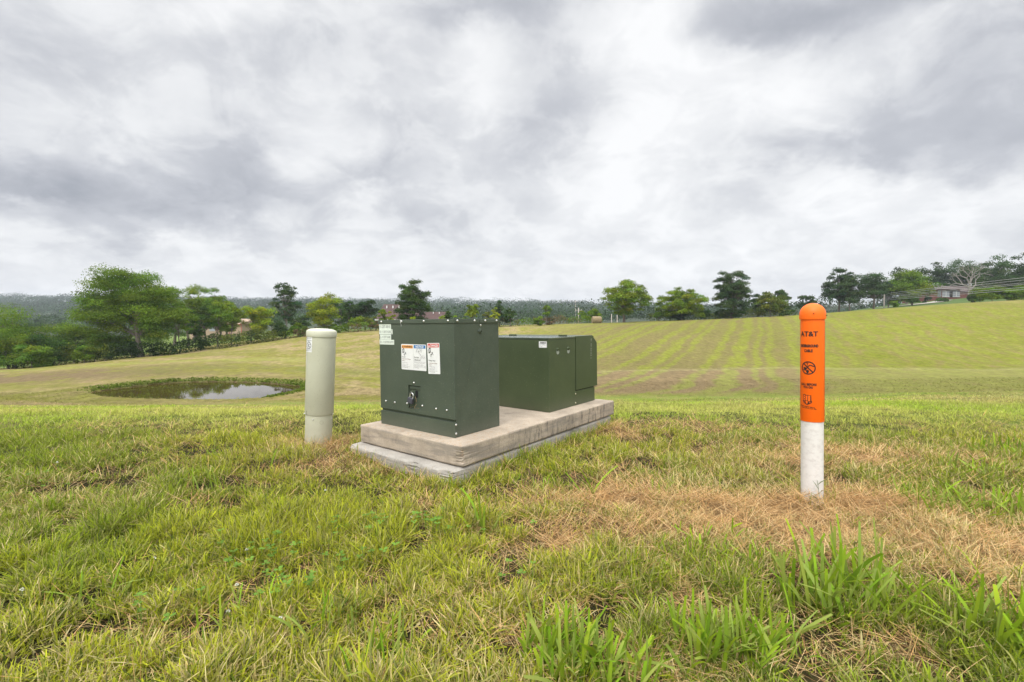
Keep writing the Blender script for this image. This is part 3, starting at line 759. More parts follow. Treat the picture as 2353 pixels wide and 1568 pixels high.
fl.text('Do Not',.3565,.400,.4560,.4650,.015).text('Obstruct!',.3565,.417,.4395,.4500,.015)
for k,(s_,x1) in enumerate((('Can shock and burn.',.295),('If open or unlocked,',.296),('immediately call',.290),('White River Electric Coop',.315),('at 417-335-9286',.294))):
    z = (.4205,.4095,.4030,.3965,.3900)[k]; fl.text(s_,.239,x1,z,z+.0046)
for k,(s_,x1) in enumerate((('Keep shrubs and structures 12 ft. away',.460),('from front and 3 ft. from other sides.',.452),('We need room to work safely and',.442),('quickly in restoring your electric',.440),('service. Call for planting instructions.',.456),('417-335-9286',.396))):
    z = (.4300,.4240,.4125,.4065,.4000,.3935)[k]; fl.text(s_,.3565,x1,z,z+.0046)
# bush and backhoe line drawing
rr = random.Random(4)
for k in range(34):
    x, z = .372+rr.random()*.055, .492+rr.random()*.024
    fl.line([(x,z),(x+rr.uniform(-.006,.006),z+rr.uniform(-.005,.005)),(x+rr.uniform(-.006,.006),z+rr.uniform(-.005,.005))], .0007)
fl.line([(.398,.492),(.412,.478),(.424,.466),(.436,.462)], .0014).line([(.405,.490),(.428,.468)], .0009)
for cx_ in (.420,.437,.452): fl.ring(cx_,.458,.006,.001,12)
fl.line([(.430,.466),(.440,.474),(.452,.468),(.458,.455)], .0009).line([(.452,.400),(.456,.412),(.461,.406),(.459,.392)], .0012)
fl.build('lettering', M_greytext, wl, y1_(.0020))
dl = Flat().poly([(.478,.551),(.582,.554),(.586,.552),(.5905,.371),(.588,.368),(.489,.3645),(.485,.367),(.477,.548)]).build('danger_label', M_white, C1, y1_(.0011), 'tall white sticker with red DANGER header')
Flat().poly([(.4835,.5245),(.5815,.5275),(.5810,.5495),(.4830,.547)]).build('header', M_red, dl, y1_(.0016))
Flat().text('DANGER',.508,.5765,.5300,.5445,.03).poly([(.487,.528),(.504,.5285),(.4955,.5445)]).build('header_lettering', M_white, dl, y1_(.0021))
Flat().poly([(.4948,.531),(.4962,.531),(.4965,.539),(.4945,.539)]).build('mark', M_red, dl, y1_(.0024))
fl = Flat(); shocker(fl,.490,.487,.034); fl.text('Keep Out!',.492,.550,.4400,.4500,.015); fl.build('lettering', M_black, dl, y1_(.0021))
bits(.490,.487,.034).build('pictogram_detail', M_white, dl, y1_(.0024))
Flat().text('Hazardous Voltage',.493,.566,.4260,.4325,.012).text('Inside',.493,.516,.4175,.4230,.012).build('lettering', M_brownprint, dl, y1_(.0021))
fl = Flat()
for k,(s_,x1) in enumerate((('Will shock and burn.',.549),('If open or damaged,',.548),('immediately call',.540),('White River Electric Coop',.566),('at 417-335-9286',.546))):
    z = (.4060,.3950,.3885,.3820,.3755)[k]; fl.text(s_,.494,x1,z,z+.0048)
fl.build('lettering', M_greytext, dl, y1_(.0021))
# scraped white paint by the second lid bolt
Flat().poly([(.230,.694),(.238,.694),(.237,.684),(.234,.672),(.231,.672),(.232,.684)]).build('paint_scrape', M_wpaint, C1, y1_(.0056))
Flat().poly([(.231,.669),(.235,.669),(.2345,.655),(.2335,.650),(.2325,.657)]).build('paint_scrape', M_wpaint, C1, y1_(.0008))

# ---- low cabinet
M_gloss = paint('glossy_cabinet_top', (.050,.070,.045)); M_gloss.node_tree.nodes['Principled BSDF'].inputs['Coat Weight'].default_value = 1.0; M_gloss.node_tree.nodes['Principled BSDF'].inputs['Coat Roughness'].default_value = .12
CU, CV, CH = -.1423, 1.0667, .556
BW2 = .84
C2 = empty('junction_cabinet', PADM @ Matrix.Translation((CU-BW2, CV, 0)), 'low olive green cabinet with chamfered hinged hood at the back of the pad', 'utility cabinet')
X1 = BW2
bm = bmesh.new(); box(bm, 0, X1, 0, .3735, .001, .5410, .004); bmobj('body', bm, M_green2, C2)
bm = bmesh.new(); box(bm, -.003, X1+.002, -.003, .3755, .5415, CH, .004, 3); bmobj('top_panel', bm, M_gloss, C2)
bm = bmesh.new(); box(bm, .002, X1-.001, .3745, .695, .0, .1165, .003); bmobj('sill', bm, M_green2, C2)
bm = bmesh.new(); prism(bm, [(.381,.123),(.381,.5575),(.650,.5575),(.730,.495),(.735,.123)], -.004, X1+.003, .003); bmobj('hood', bm, M_green2, C2)
bm = bmesh.new(); box(bm, .012, X1-.008, .371, .690, .110, .548); bmobj('inner_frame', bm, M_dark, C2)
def hx_(u):    # x on the seam plane for a measured column
    d = ray(*( (1900+u/3.1355)/1.7408, (1260+252/3.1355)/1.7408)); o = PADM.inverted() @ Vector((0,0,CAMZ)); dl_ = R3.transposed() @ d
    k = (CV+.377-o.y)/dl_.y; return (o + dl_*k).x - (CU-BW2)
for u0,u1 in ((1050,1150),(430,515)):
    a, b = hx_(u0), hx_(u1); bm = bmesh.new(); tube(bm, [(a,.378,CH+.007),((a+b)/2-.001,.378,CH+.007)], .006, 12); tube(bm, [((a+b)/2+.001,.378,CH+.007),(b,.378,CH+.007)], .006, 12)
    box(bm, a+.004, b-.004, .364, .392, CH+.0016, CH+.0045, .001); bmobj('hinge', bm, M_green2, C2)
for y in (.113,.265):
    bm = bmesh.new(); lathe(bm, [(.018,0),(.018,.0006),(0,.0006)], 24)
    bmesh.ops.transform(bm, matrix=Matrix.Translation((X1+.0006,y+.003,.444)) @ Matrix.Rotation(math.pi/2,4,'Y') @ Matrix.Diagonal((1,1,1,1)), verts=bm.verts)
    bmobj('worn_patch', bm, simple('worn_grey', (.30,.33,.30), .4), C2)
    bm = bmesh.new(); lathe(bm, [(.014,0),(.0125,.004),(.0085,.005),(.0085,.013),(.0048,.013),(.0048,.005),(0,.005)], 10)
    bmesh.ops.transform(bm, matrix=Matrix.Translation((X1,y,.464)) @ Matrix.Rotation(math.pi/2,4,'Y'), verts=bm.verts)
    bmobj('security_bolt', bm, M_green2, C2)
M_brass = simple('dulled_steel', (.60,.55,.42), .35, 1.0)
for z in (.095,.022): bolt(C2, (X1-.001,.3745,z), (1,0,0), .0062, M_brass)
lb = Flat().poly(rrect(X1-.0915,X1-.0205,.482,.5285,.003)).build('barcode_label', M_white, C2, lambda x,y:(x,-.0009,y), 'white barcode sticker near the top corner')
fl = Flat(); rr = random.Random(9); x = X1-.080
while x < X1-.028:
    w = rr.choice((.0006,.0009,.0016)); fl.rect(x,x+w,.512,.524); x += w+rr.choice((.0006,.0011))
for s_,a,b,z in (('E',-.088,-.084,.508),('27',-.076,-.069,.506),('17740000',-.064,-.040,.506),('14.4',-.088,-.076,.499),('25',-.057,-.051,.499),('12-07kV',-.045,-.030,.499),('00101100',-.088,-.062,.489)):
    fl.text(s_, X1+a, X1+b, z, z+.0045, .01)
fl.build('lettering', M_black, lb, lambda x,y:(x,-.0014,y))
bm = bmesh.new()
for k in range(9):
    z = .535-k*.020-random.random()*.006; box(bm, X1+.0031, X1+.0036, .628-k*.0006, .6305-k*.0006, z-.006-random.random()*.008, z)
bmobj('paint_scrape', bm, M_wpaint, C2)

# ------------------------------------------------------------------ cable pedestal (left cylinder)
YP = 3.30
def zy(x, y, Y): return at(x,y,Y).z
bz = min(zy(733,1022,YP), 9); g0 = at(731,1022,YP); g0.z = zy(731,1022,YP)-.02
topc = at(739.5, 757, YP)
axis = (topc - g0); hgt = axis.length
Mped = Matrix.Translation(g0) @ Vector((0,0,1)).rotation_difference(axis.normalized()).to_matrix().to_4x4()
PED = empty('cable_pedestal', Mped, 'round cream plastic cable pedestal leaning beside the tall cabinet', 'cable pedestal')
kP = F/YP
RP = 31.2/kP; Rl = 29.4/kP
m, t, p = newmat('cream_plastic'); n_, l_ = t.nodes, t.links; c = n_.new('ShaderNodeTexCoord')
n = n_.new('ShaderNodeTexNoise'); n.inputs['Scale'].default_value=4; n.inputs['Detail'].default_value=6; l_.new(c.outputs['Object'], n.inputs['Vector'])
r = n_.new('ShaderNodeValToRGB'); r.color_ramp.elements[0].position=.3; r.color_ramp.elements[0].color=(.46,.455,.34,1); r.color_ramp.elements[1].position=.7; r.color_ramp.elements[1].color=(.56,.56,.435,1)
l_.new(n.outputs[0], r.inputs[0])
v = n_.new('ShaderNodeTexVoronoi'); v.inputs['Scale'].default_value=60; l_.new(c.outputs['Object'], v.inputs['Vector'])
q = n_.new('ShaderNodeMath'); q.operation='LESS_THAN'; q.inputs[1].default_value=.11; l_.new(v.outputs['Distance'], q.inputs[0])
q2 = n_.new('ShaderNodeMath'); q2.operation='MULTIPLY'; q2.inputs[1].default_value=.5; l_.new(q.outputs[0], q2.inputs[0])
mx_ = n_.new('ShaderNodeMix'); mx_.data_type='RGBA'; l_.new(q2.outputs[0], mx_.inputs[0]); l_.new(r.outputs[0], mx_.inputs[6]); mx_.inputs[7].default_value=(.22,.18,.11,1)
# brown grime near the soil
s_ = n_.new('ShaderNodeSeparateXYZ'); l_.new(c.outputs['Object'], s_.inputs[0])
r3 = n_.new('ShaderNodeMapRange'); r3.inputs[1].default_value=.25; r3.inputs[2].default_value=.0; r3.inputs[3].default_value=0; r3.inputs[4].default_value=.75; l_.new(s_.outputs[2], r3.inputs[0])
n2 = n_.new('ShaderNodeTexNoise'); n2.inputs['Scale'].default_value=14; n2.inputs['Detail'].default_value=6; l_.new(c.outputs['Object'], n2.inputs['Vector'])
r4 = n_.new('ShaderNodeMath'); r4.operation='MULTIPLY'; l_.new(r3.outputs[0], r4.inputs[0]); l_.new(n2.outputs[0], r4.inputs[1])
mx2 = n_.new('ShaderNodeMix'); mx2.data_type='RGBA'; l_.new(r4.outputs[0], mx2.inputs[0]); l_.new(mx_.outputs[2], mx2.inputs[6]); mx2.inputs[7].default_value=(.24,.19,.12,1)
l_.new(mx2.outputs[2], p.inputs['Base Color']); p.inputs['Roughness'].default_value=.55
M_cream = m
zj = hgt*(1022-945)/(1022-757)
bm = bmesh.new(); lathe(bm, [(Rl,-.05),(Rl,zj+.004),(Rl-.01,zj+.004)], 64); bmobj('base_section', bm, M_cream, PED, True)
bm = bmesh.new(); lathe(bm, [(RP-.012,zj+.001),(RP-.001,zj+.001),(RP,zj+.003),(RP,hgt-.052)], 64); bmobj('cover', bm, M_cream, PED, True)
RC = RP+.004
bm = bmesh.new(); lathe(bm, [(RP-.004,hgt-.053),(RC,hgt-.053),(RC+.001,hgt-.050),(RC+.001,hgt-.016),(RC-.003,hgt-.009),(RC*.75,hgt+.001),(RC*.4,hgt+.005),(0,hgt+.006)], 64)
bmobj('cap', bm, M_cream, PED, True)
# azimuth on the cylinder measured from the direction to the camera
view = (PED.matrix_world.inverted() @ Vector((0,0,CAMZ)))
A0 = math.atan2(view.y, view.x)
def cyl(R_, a0, z0=0):
    def on_cyl(s, z): return (R_*math.cos(a0+s/R_), R_*math.sin(a0+s/R_), z+z0)
    return on_cyl
def ang(u, half, c): return math.asin(max(-1,min(1,(u-c)/half)))
zP = lambda y: hgt*(1022-y)/(1022-757)
# sticker between -80 and -38 degrees from the sight line (seen at the left edge)
sA = A0+rad(-56)
wS = RP*rad(36); zt, zb_ = zP(773.5), zP(807)
st = Flat().rect(-wS/2,wS/2,zb_,zt,8).build('cable_sticker', M_white, PED, cyl(RP+.0009,sA), 'white underground cable sticker')
fl = Flat(); Hs = zt-zb_
for k in range(4): fl.line([(-wS*.36,zt-Hs*(.07+.022*k)),(-wS*.12,zt-Hs*(.07+.022*k))], Hs*.011, 2)
fl.text('AT&T',0,wS*.36,zt-Hs*.14,zt-Hs*.085).text('UNDERGROUND',-wS*.44,wS*.44,zt-Hs*.275,zt-Hs*.235,.02).text('CABLE',-wS*.2,wS*.2,zt-Hs*.355,zt-Hs*.315,.01)
rO = wS*.40; cyO = zt-Hs*.56
fl.ring(0,cyO,rO,rO*.13,32).line([(-rO*.66,cyO+rO*.66),(rO*.66,cyO-rO*.66)], rO*.17, 6).line([(-rO*.1,cyO+rO*.1),(rO*.25,cyO+rO*.42),(rO*.8,cyO+rO*.2)], rO*.12, 3).disc(-rO*.15,cyO-rO*.4,rO*.17).poly([(-rO*.5,cyO-rO*.05),(-rO*.15,cyO+.0),(-rO*.3,cyO-rO*.3)])
fl.text('CALL 811',-wS*.42,wS*.42,zt-Hs*.84,zt-Hs*.775,.01).text('BEFORE YOU DIG',-wS*.46,wS*.46,zt-Hs*.925,zt-Hs*.885,.01)
fl.build('lettering', M_black, st, cyl(RP+.0015,sA))
sB = A0+rad(-83); wB = RP*rad(16)
st2 = Flat().rect(-wB/2,wB/2,zP(808),zP(773),3).build('marking_strip', M_white, PED, cyl(RP+.0007,sB), 'narrow white strip of vertical letters')
fl = Flat()
for k in range(8): z = zP(774.5+k*4.2); fl.rect(0,wB*.45,z-.006,z,1)
fl.build('lettering', M_black, st2, cyl(RP+.0012,sB))
st3 = Flat().rect(-wB/2,wB/2,zP(836),zP(809),3).build('marking_strip', M_white, PED, cyl(RP+.0007,sB), 'narrow white strip with the figures 1-1')
fl = Flat()
for ya,yb in ((811,817),(831,837)): fl.rect(wB*.12,wB*.28,zP(yb),zP(ya))
fl.rect(0,wB*.3,zP(824.6),zP(823.4)); fl.build('lettering', M_black, st3, cyl(RP+.0012,sB))
# knockout, latch slots, screws
Flat().ring(0,zP(956)-.013,.0125,.0016,28).build('knockout', simple('cream_edge',(.30,.29,.20),.7), PED, cyl(Rl+.0006, A0+rad(11)))
fl = Flat().line([(-.006,zj+.004),(-.002,zj+.004),(-.002,zj+.028),(.002,zj+.028)], .0022); fl.build('latch_slot', M_dark, PED, cyl(RP+.0006, A0+rad(-57)))
fl = Flat().line([(0,zj+.012),(0,zj+.030)], .003).line([(0,zj+.030),(.004,zj+.030)], .003); fl.build('latch_slot', M_dark, PED, cyl(RP+.0006, A0+rad(84)))
for a_, z_, R_ in ((-84,zj+.002,RP),(68,zj-.001,RP),(62,zj-.03,Rl),(-25,zj-.026,Rl),(-20,zj-.19,Rl)):
    aa = A0+rad(a_); bolt(PED, (R_*math.cos(aa),R_*math.sin(aa),z_), (math.cos(aa),math.sin(aa),0), .0045, M_steel if a_ != -20 else M_dark, 'screw')

# ------------------------------------------------------------------ orange marker post
YM = 2.2
b0 = at(1866.2, 1137, YM) - Vector((0,0,.03)); t0 = at(1867.2, 697, YM); ax_ = t0-b0; hM = ax_.length
POST = empty('marker_post', Matrix.Translation(b0) @ Vector((0,0,1)).rotation_difference(ax_.normalized()).to_matrix().to_4x4(), 'orange domed cable marker post on a white tube beside the straw patch', 'marker post')
kM = F/YM; RM = 23.9/kM; RW = 22.6/kM
def zM(y): return (t0.z - at(1866,y,YM).z)*-1 + hM
m_or = simple('orange_plastic', (.95,.148,.004), .5, var=.04, vscale=8, spec=.35)
m, t, p = newmat('scuffed_white_tube'); n_, l_ = t.nodes, t.links; c = n_.new('ShaderNodeTexCoord')
n = n_.new('ShaderNodeTexNoise'); n.inputs['Scale'].default_value=38; n.inputs['Detail'].default_value=6; n.inputs['Roughness'].default_value=.7
mp = n_.new('ShaderNodeMapping'); mp.inputs['Scale'].default_value=(1,1,1.6); l_.new(c.outputs['Object'], mp.inputs[0]); l_.new(mp.outputs[0], n.inputs['Vector'])
r = n_.new('ShaderNodeValToRGB'); r.color_ramp.elements[0].position=.34; r.color_ramp.elements[0].color=(.60,.57,.54,1); r.color_ramp.elements[1].position=.52; r.color_ramp.elements[1].color=(.70,.68,.65,1)
l_.new(n.outputs[0], r.inputs[0]); l_.new(r.outputs[0], p.inputs['Base Color']); p.inputs['Roughness'].default_value=.6
zo = zM(966.5)
bm = bmesh.new(); lathe(bm, [(RW,-.05),(RW,zo+.01)], 48); bmobj('white_tube', bm, m, POST, True)
zc_ = zM(733.7)
bm = bmesh.new(); lathe(bm, [(RM-.004,zo),(RM-.0005,zo),(RM,zo+.001),(RM,zc_)], 64); bmobj('orange_sleeve', bm, m_or, POST, True)
RD = 26.2/kM
prof = [(RM-.001,zc_-.0005),(RD,zc_-.0005),(RD+.0005,zc_+.002)] + [(RD*math.cos(a), zM(723)+ (hM-zM(723))*math.sin(a)) for a in np.linspace(0,math.pi/2,12)]
prof[-1] = (0, prof[-1][1])
bm = bmesh.new(); lathe(bm, prof, 64); bmobj('dome_cap', bm, m_or, POST, True)
view = POST.matrix_world.inverted() @ Vector((0,0,CAMZ)); A1 = math.atan2(view.y, view.x); AT = A1+rad(-20)
Z6 = lambda v: zM((1190+v/3.074)/1.7408)
fl = Flat()
fl.text('AT&T',-.0395,.0400,Z6(478),Z6(415),.030)
fl.text('UNDERGROUND',-.0415,.0415,Z6(610),Z6(573),.06).text('CABLE',-.0175,.0185,Z6(669),Z6(632),.05)
cz, rz = (Z6(780)+Z6(938))/2, .031
fl.ring(0,cz,rz,.005,44)
fl.line([(-.021,cz+.021),(.021,cz-.021)], .0052, 10)
fl.line([(-.0125,cz-.012),(-.006,cz-.001),(.004,cz+.011),(.010,cz+.013),(.027,cz+.006)], .0042, 4)   # arm
fl.line([(-.023,cz-.009),(-.015,cz-.011),(-.006,cz-.001)], .003, 2)
fl.poly([(-.021,cz+.003),(-.012,cz+.004),(-.007,cz-.002),(-.011,cz-.008),(-.020,cz-.007)])
fl.line([(-.003,cz+.020),(-.003,cz+.009)], .002).line([(-.007,cz+.024),(.001,cz+.024),(-.001,cz+.020),(-.005,cz+.020),(-.007,cz+.024)], .0015)
fl.poly([(-.009,cz-.011),(-.001,cz-.009),(.004,cz-.012),(.003,cz-.020),(-.003,cz-.026),(-.008,cz-.020)])
fl.text('CALL BEFORE',-.0365,.0345,Z6(1074),Z6(1044),.045).text('YOU DIG',-.0225,.0195,Z6(1108),Z6(1081),.045)
# 811 emblem: figures on a spade-shaped scroll
z8, z9 = Z6(1258), Z6(1192)
fl.build('lettering', M_black, POST, cyl(RM+.0009,AT))
fb_ = Flat().poly([(-.0225,z9+.001),(-.0195,z9+.004),(-.013,z9+.004),(-.009,z9+.001),(-.003,z9+.002),(.004,z9+.0005),(.013,z9+.001),(.0135,z8-.002),(-.0225,z8-.002)])
fb_.poly([(-.0245,z8-.0005),(-.023,z8-.008),(-.008,z8-.018),(-.004,z8-.020),(.000,z8-.018),(.013,z8-.010),(.017,z8-.004),(.0145,z8+.001),(-.0235,z8+.002)])
em = fb_.build('emblem', M_black, POST, cyl(RM+.0008,AT), 'black 811 emblem with folded scroll')
ef = Flat().text('8',-.0205,-.0105,z8-.0005,z9+.001,.012).text('1',-.0085,-.0020,z8+.001,z9-.001,.012).text('1',.001,.0095,z8-.0015,z9-.001,.012)
ef.poly([(-.0115,z8-.0012),(-.0005,z8-.0012),(-.0015,z8-.010),(-.0045,z8-.0155),(-.0085,z8-.010)])
ef.line([(-.0215,z8-.003),(-.013,z8-.0095)], .0016).line([(.003,z8-.009),(.013,z8-.0045)], .0018)
ef.build('emblem_figures', m_or, em, cyl(RM+.0014,AT))
fl = Flat().text("Know what's below.",-.040,.030,Z6(1327),Z6(1312),.03,-.10).text('Call before you dig.',-.032,.0345,Z6(1350),Z6(1335),.03,-.07); fl.build('lettering', M_black, POST, cyl(RM+.0009,AT))
for a_ in (-82, 80): Flat().rect(-.0012,.0012,Z6(1430),Z6(300)).build('seam', M_black, POST, cyl(RM+.0006, A1+rad(a_)))
for a_, v_ in ((5,198),(76,225)):
    aa = A1+rad(a_); bolt(POST, (RD*math.cos(aa),RD*math.sin(aa),Z6(v_)), (math.cos(aa),math.sin(aa),0), .0022, M_dark, 'rivet')

# ------------------------------------------------------------------ foliage
def leaf_quads(C, N_, size, up=.35, seed=0, aspect=.62):
    """quads centred at C (n,3) facing roughly N_ (n,3)"""
    r = np.random.default_rng(seed); n = len(C)
    nn = N_ + r.normal(0, .75, (n,3)); nn[:,2] += up; nn /= np.linalg.norm(nn, axis=1)[:,None]+1e-9
    a = np.cross(nn, r.normal(0,1,(n,3))); a /= np.linalg.norm(a, axis=1)[:,None]+1e-9
    b = np.cross(nn, a); s = (size*(.65+.7*r.random(n)))[:,None] if np.ndim(size) == 0 else (size*(.65+.7*r.random(n)))[:,None]
    a = a*s*.5; b = b*s*.5*aspect
    V = np.stack([C-a, C-b*.9+a*.1, C+a, C+b*.9-a*.1], 1).reshape(-1,3)
    Q = np.arange(n*4).reshape(-1,4)
    return V, Q
GREENS = {
 'mid': (.115,.190,.020), 'bright': (.155,.225,.020), 'yellow': (.22,.27,.020), 'dark': (.052,.095,.020),
 'deep': (.034,.062,.018), 'olive': (.125,.155,.024), 'blue': (.056,.094,.034), 'brown': (.15,.11,.055), 'far': (.040,.066,.032)}
def crown_mesh(name, cx, z0, z1, rx, ry, nclump, nleaf, leaf, green, shape='round', seed=0, clump=.26, flat=.85, var=.28, thin=0.0):
    """clumps of leaf clusters spread through an uneven crown; returns mesh and clump centres (local)"""
    r = np.random.default_rng(seed); cents = []; hz_ = (z1-z0)/2; zc = (z0+z1)/2
    tries = 0
    while len(cents) < nclump and tries < nclump*60:
        tries += 1
        u = r.normal(0,1,3); u /= np.linalg.norm(u); rr_ = r.random()**(.42)
        p = u*rr_
        h = p[2]
        if shape == 'cone':
            w = np.clip(.5-.5*h, .05, 1)*1.25; p = np.array([u[0]*rr_*w/max(.3,math.sqrt(1-min(.9,h*h))), u[1]*rr_*w, h])
        elif shape == 'spread':
            p[2] = abs(p[2])*1.5-.62 if r.random() < .75 else p[2]
            if p[2] < -.2 and math.hypot(p[0],p[1]) < .35: continue
        elif shape == 'dome':
            if h < .0 and abs(p[0]-.2) < .20 and p[1] < .2: continue
            p[0] *= 1.06*(1-.38*max(0,h)**1.5)
        elif shape == 'round' and h < 0 and z0 < .12*z1:
            p[:2] *= min(1.6, (1-.28*abs(h))/max(.35, math.sqrt(max(0,1-h*h))))
        elif shape == 'column': p[:2] *= .9
        elif shape == 'tiers':
            p[2] = (math.floor(p[2]*4.5)+.5)/4.5*.75 + p[2]*.25
        if shape == 'umbrella' and p[2] < -.1 and r.random() < .8: continue
        cents.append([p[0]*rx*(1-clump*.5)+cx, p[1]*ry*(1-clump*.5), p[2]*hz_*(1-clump*.35)+zc])
    cents = np.array(cents); K = len(cents)
    rad_ = clump*min(rx, hz_*1.2)*(.72+.75*r.random(K))
    rad_ = np.maximum(rad_, leaf*1.1)
    w = rad_**2; w = w/w.sum(); cnt = np.maximum(6, (nleaf*w).astype(int)); ci = np.repeat(np.arange(K), cnt); n = len(ci)
    d = r.normal(0,1,(n,3)); d /= np.linalg.norm(d,axis=1)[:,None]; d[:,2] = np.where(d[:,2] < -.35, -d[:,2]*.7, d[:,2])
    q = r.random(n)**.45
    lump = .78+.44*vnoise(d[:,0]*2.2+ci*3.1, d[:,1]*2.2+d[:,2]*2.9)
    P = cents[ci] + d*(rad_[ci]*q*lump)[:,None]*np.array([1.12,1.12,flat])
    V, Q = leaf_quads(P, d, leaf, .35, seed+1)
    g = np.array(GREENS[green]); cj = (1-var+2*var*r.random(K))[ci]; lj = .78+.44*r.random(n)
    hue = r.normal(0,.10,K)[ci] + r.normal(0,.06,n)
    Cc = g[None]*(cj*lj)[:,None]*np.stack([1+hue, np.ones(n), 1-hue*.5],1)
    yl = r.random(n) < .05; Cc[yl] *= np.array([1.5,1.3,1.0])
    return npmesh(name, V, Q, np.clip(np.repeat(Cc,4,0),.004,.6)), cents, rad_
def limbs(bm, cents, base, trunk_top, r0, lean=(0,0), nmax=60, seed=0, fork=.3, straight=True):
    """tapered trunk with curved limbs reaching the clumps"""
    rs = random.Random(seed); top = Vector(trunk_top); b = Vector(base)
    pts = [b + (top-b)*t + Vector((math.sin(t*5+seed)*.03, math.cos(t*4+seed)*.03, 0))*(top-b).length*min(1,t*3) for t in np.linspace(0,1,8)]
    pts[0] = b - Vector((0,0,.4))
    tube(bm, pts, [r0*(1.35 if i == 0 else 1.0)*(1-.72*i/7) for i in range(8)], 8)
    order = list(range(len(cents))); rs.shuffle(order)
    for k in order[:nmax]:
        c = Vector(cents[k]); H_ = (top-b).length
        tz = min(1, max(fork, (c.z-b.z)/H_*.62 + rs.uniform(-.08,.08))); i = tz*7; j = min(6,int(i)); s = pts[j].lerp(pts[j+1], i-j)
        mid = s.lerp(c, .5) + Vector((rs.uniform(-.1,.1), rs.uniform(-.1,.1), rs.uniform(.02,.14)))*(c-s).length
        P = [s, s.lerp(mid,.5)+Vector((0,0,.02))*(c-s).length, mid, mid.lerp(c,.6), c]
        rr_ = r0*(1-.72*tz)*rs.uniform(.32,.55)
        tube(bm, P, [rr_, rr_*.8, rr_*.55, rr_*.35, rr_*.15], 5, False)
TREE_N = [0]
def tree(label, x, top, Y, wl, wr, green='mid', shape='round', crown=.25, nclump=40, nleaf=6000, leaf=None, seed=None, clump=.26, trunk=.022, group=None,
         name='tree', cat='tree', flat=.85, var=.28, base_y=None, depth=1.0, nmax=60, tx=None, bark=None, fork=.3, trunk_top=.8):
    """x, top and widths in grid units at distance Y; crown = fraction of height left bare under the crown"""
    TREE_N[0] += 1; seed = seed or 100+TREE_N[0]*7
    k = Y/F; px = at(x, 740, Y).x; tpx = at(tx if tx is not None else x, 740, Y).x
    gz_ = hz(tpx, Y) if base_y is None else at(x, base_y, Y).z
    zt = at(x, top, Y).z; h = zt-gz_
    leaf = leaf or max(.15, Y*.0027)
    nleaf = int(nleaf*1.9)
    R_ = empty(name, (tpx, Y, gz_), label, cat, group)
    rx = (wl+wr)/2*k; cx = px + (wr-wl)/2*k - tpx
    me, cents, rr_ = crown_mesh('crown', cx, h*crown, h, rx, rx*depth, nclump, nleaf, leaf, green, shape, seed, clump, flat, var)
    link('crown', me, M_leaf, R_)
    bm = bmesh.new(); limbs(bm, cents, (0,0,0), (cx*.25,0,h*trunk_top), max(.05,h*trunk), seed=seed, nmax=nmax, fork=fork)
    bmobj('trunk', bm, bark or M_bark, R_, True)
    return R_
def shrub(label, x, top, Y, wl, wr, green='mid', nclump=16, nleaf=1800, group=None, name='shrub', base_y=None, cat='shrub', shape='round', leaf=None, var=.28, depth=.8):
    return tree(label, x, top, Y, wl, wr, green, shape, -.05, nclump, nleaf, leaf, None, .34, .02, group, name, cat, .8, var, base_y, depth, 10)

# left bank and tree line
GL = 'trees and scrub along the left tree line'
tree('large spreading multi-stemmed tree with pale grey limbs left of the pond', 292, 604, 58, 112, 116, 'mid', 'dome', .03, 190, 44000, .175, 21, .20, .026, None, tx=322, depth=.6, nmax=34, fork=.12, flat=.72, var=.36, bark=simple('grey_bark', (.15,.125,.105), .9, var=.3, vscale=3), trunk_top=.62)
tree('feathery dull green tree at the far left edge of the frame', 30, 699, 56, 96, 78, 'mid', 'round', .04, 60, 10000, group=None, seed=33)
shrub('tall dark scrub bush beneath the feathery tree at the left edge', 15, 752, 53, 70, 60, 'mid', 34, 8500)
shrub('dark rounded bush left of the big spreading tree', 105, 772, 54, 50, 52, 'dark', 32, 7000)
shrub('bright leafed bush between the left edge and the spreading tree', 70, 790, 51, 46, 48, 'mid', 26, 6000)
shrub('tall dark green bush half under the spreading tree', 168, 742, 60, 64, 64, 'mid', 44, 10000)
shrub('low dark bush at the foot of the spreading tree, left of its trunk', 215, 790, 56, 50, 50, 'dark', 30, 6000)
shrub('pale green bush low in front of the spreading tree', 190, 795, 54, 26, 26, 'mid', 14, 2000)
shrub('low trailing bramble under the spreading tree, right of its trunk', 358, 800, 60, 46, 46, 'dark', 18, 2400)
shrub('added dark bush darkening the gap behind the spreading tree, left of its trunk', 235, 764, 66, 34, 34, 'dark', 26, 4000)  # added to darken the bright pasture showing through under the crown
shrub('added deep green bush darkening the gap just behind the trunk of the spreading tree', 285, 772, 68, 36, 30, 'deep', 26, 4000)  # also added, its deep green makes the gap under the crown dark
tree('leafy tree closing the gap right of the spreading tree', 432, 664, 78, 34, 34, 'mid', 'round', .1, 44, 5000)
tree('light green tree right of the middle of the tall row', 522, 676, 90, 30, 30, 'bright', 'round', .1, 36, 4000)
shrub('narrow dark bramble at the trunk of the spreading tree', 300, 798, 58, 46, 40, 'dark', 18, 2600)
tree('distant round tree seen over the scrub, left of the spreading tree', 150, 730, 110, 40, 40, 'blue', 'round', .1, 24, 2600)
tree('greyish tree behind the scrub left of the spreading tree', 70, 735, 120, 60, 60, 'blue', 'round', .1, 30, 3000)
tree('tall leafy tree directly right of the spreading tree', 400, 652, 84, 38, 44, 'mid', 'round', .1, 40, 5500)
tree('broad bright green tree, tallest of the row behind the young trees', 445, 654, 92, 44, 48, 'bright', 'round', .1, 46, 6000)
tree('dark topped tree at the right end of the tall row behind the pasture', 505, 664, 96, 40, 32, 'mid', 'round', .12, 40, 5000)
tree('mid green tree filling the gap in the tall row', 470, 680, 88, 32, 36, 'mid', 'round', .12, 34, 4000)
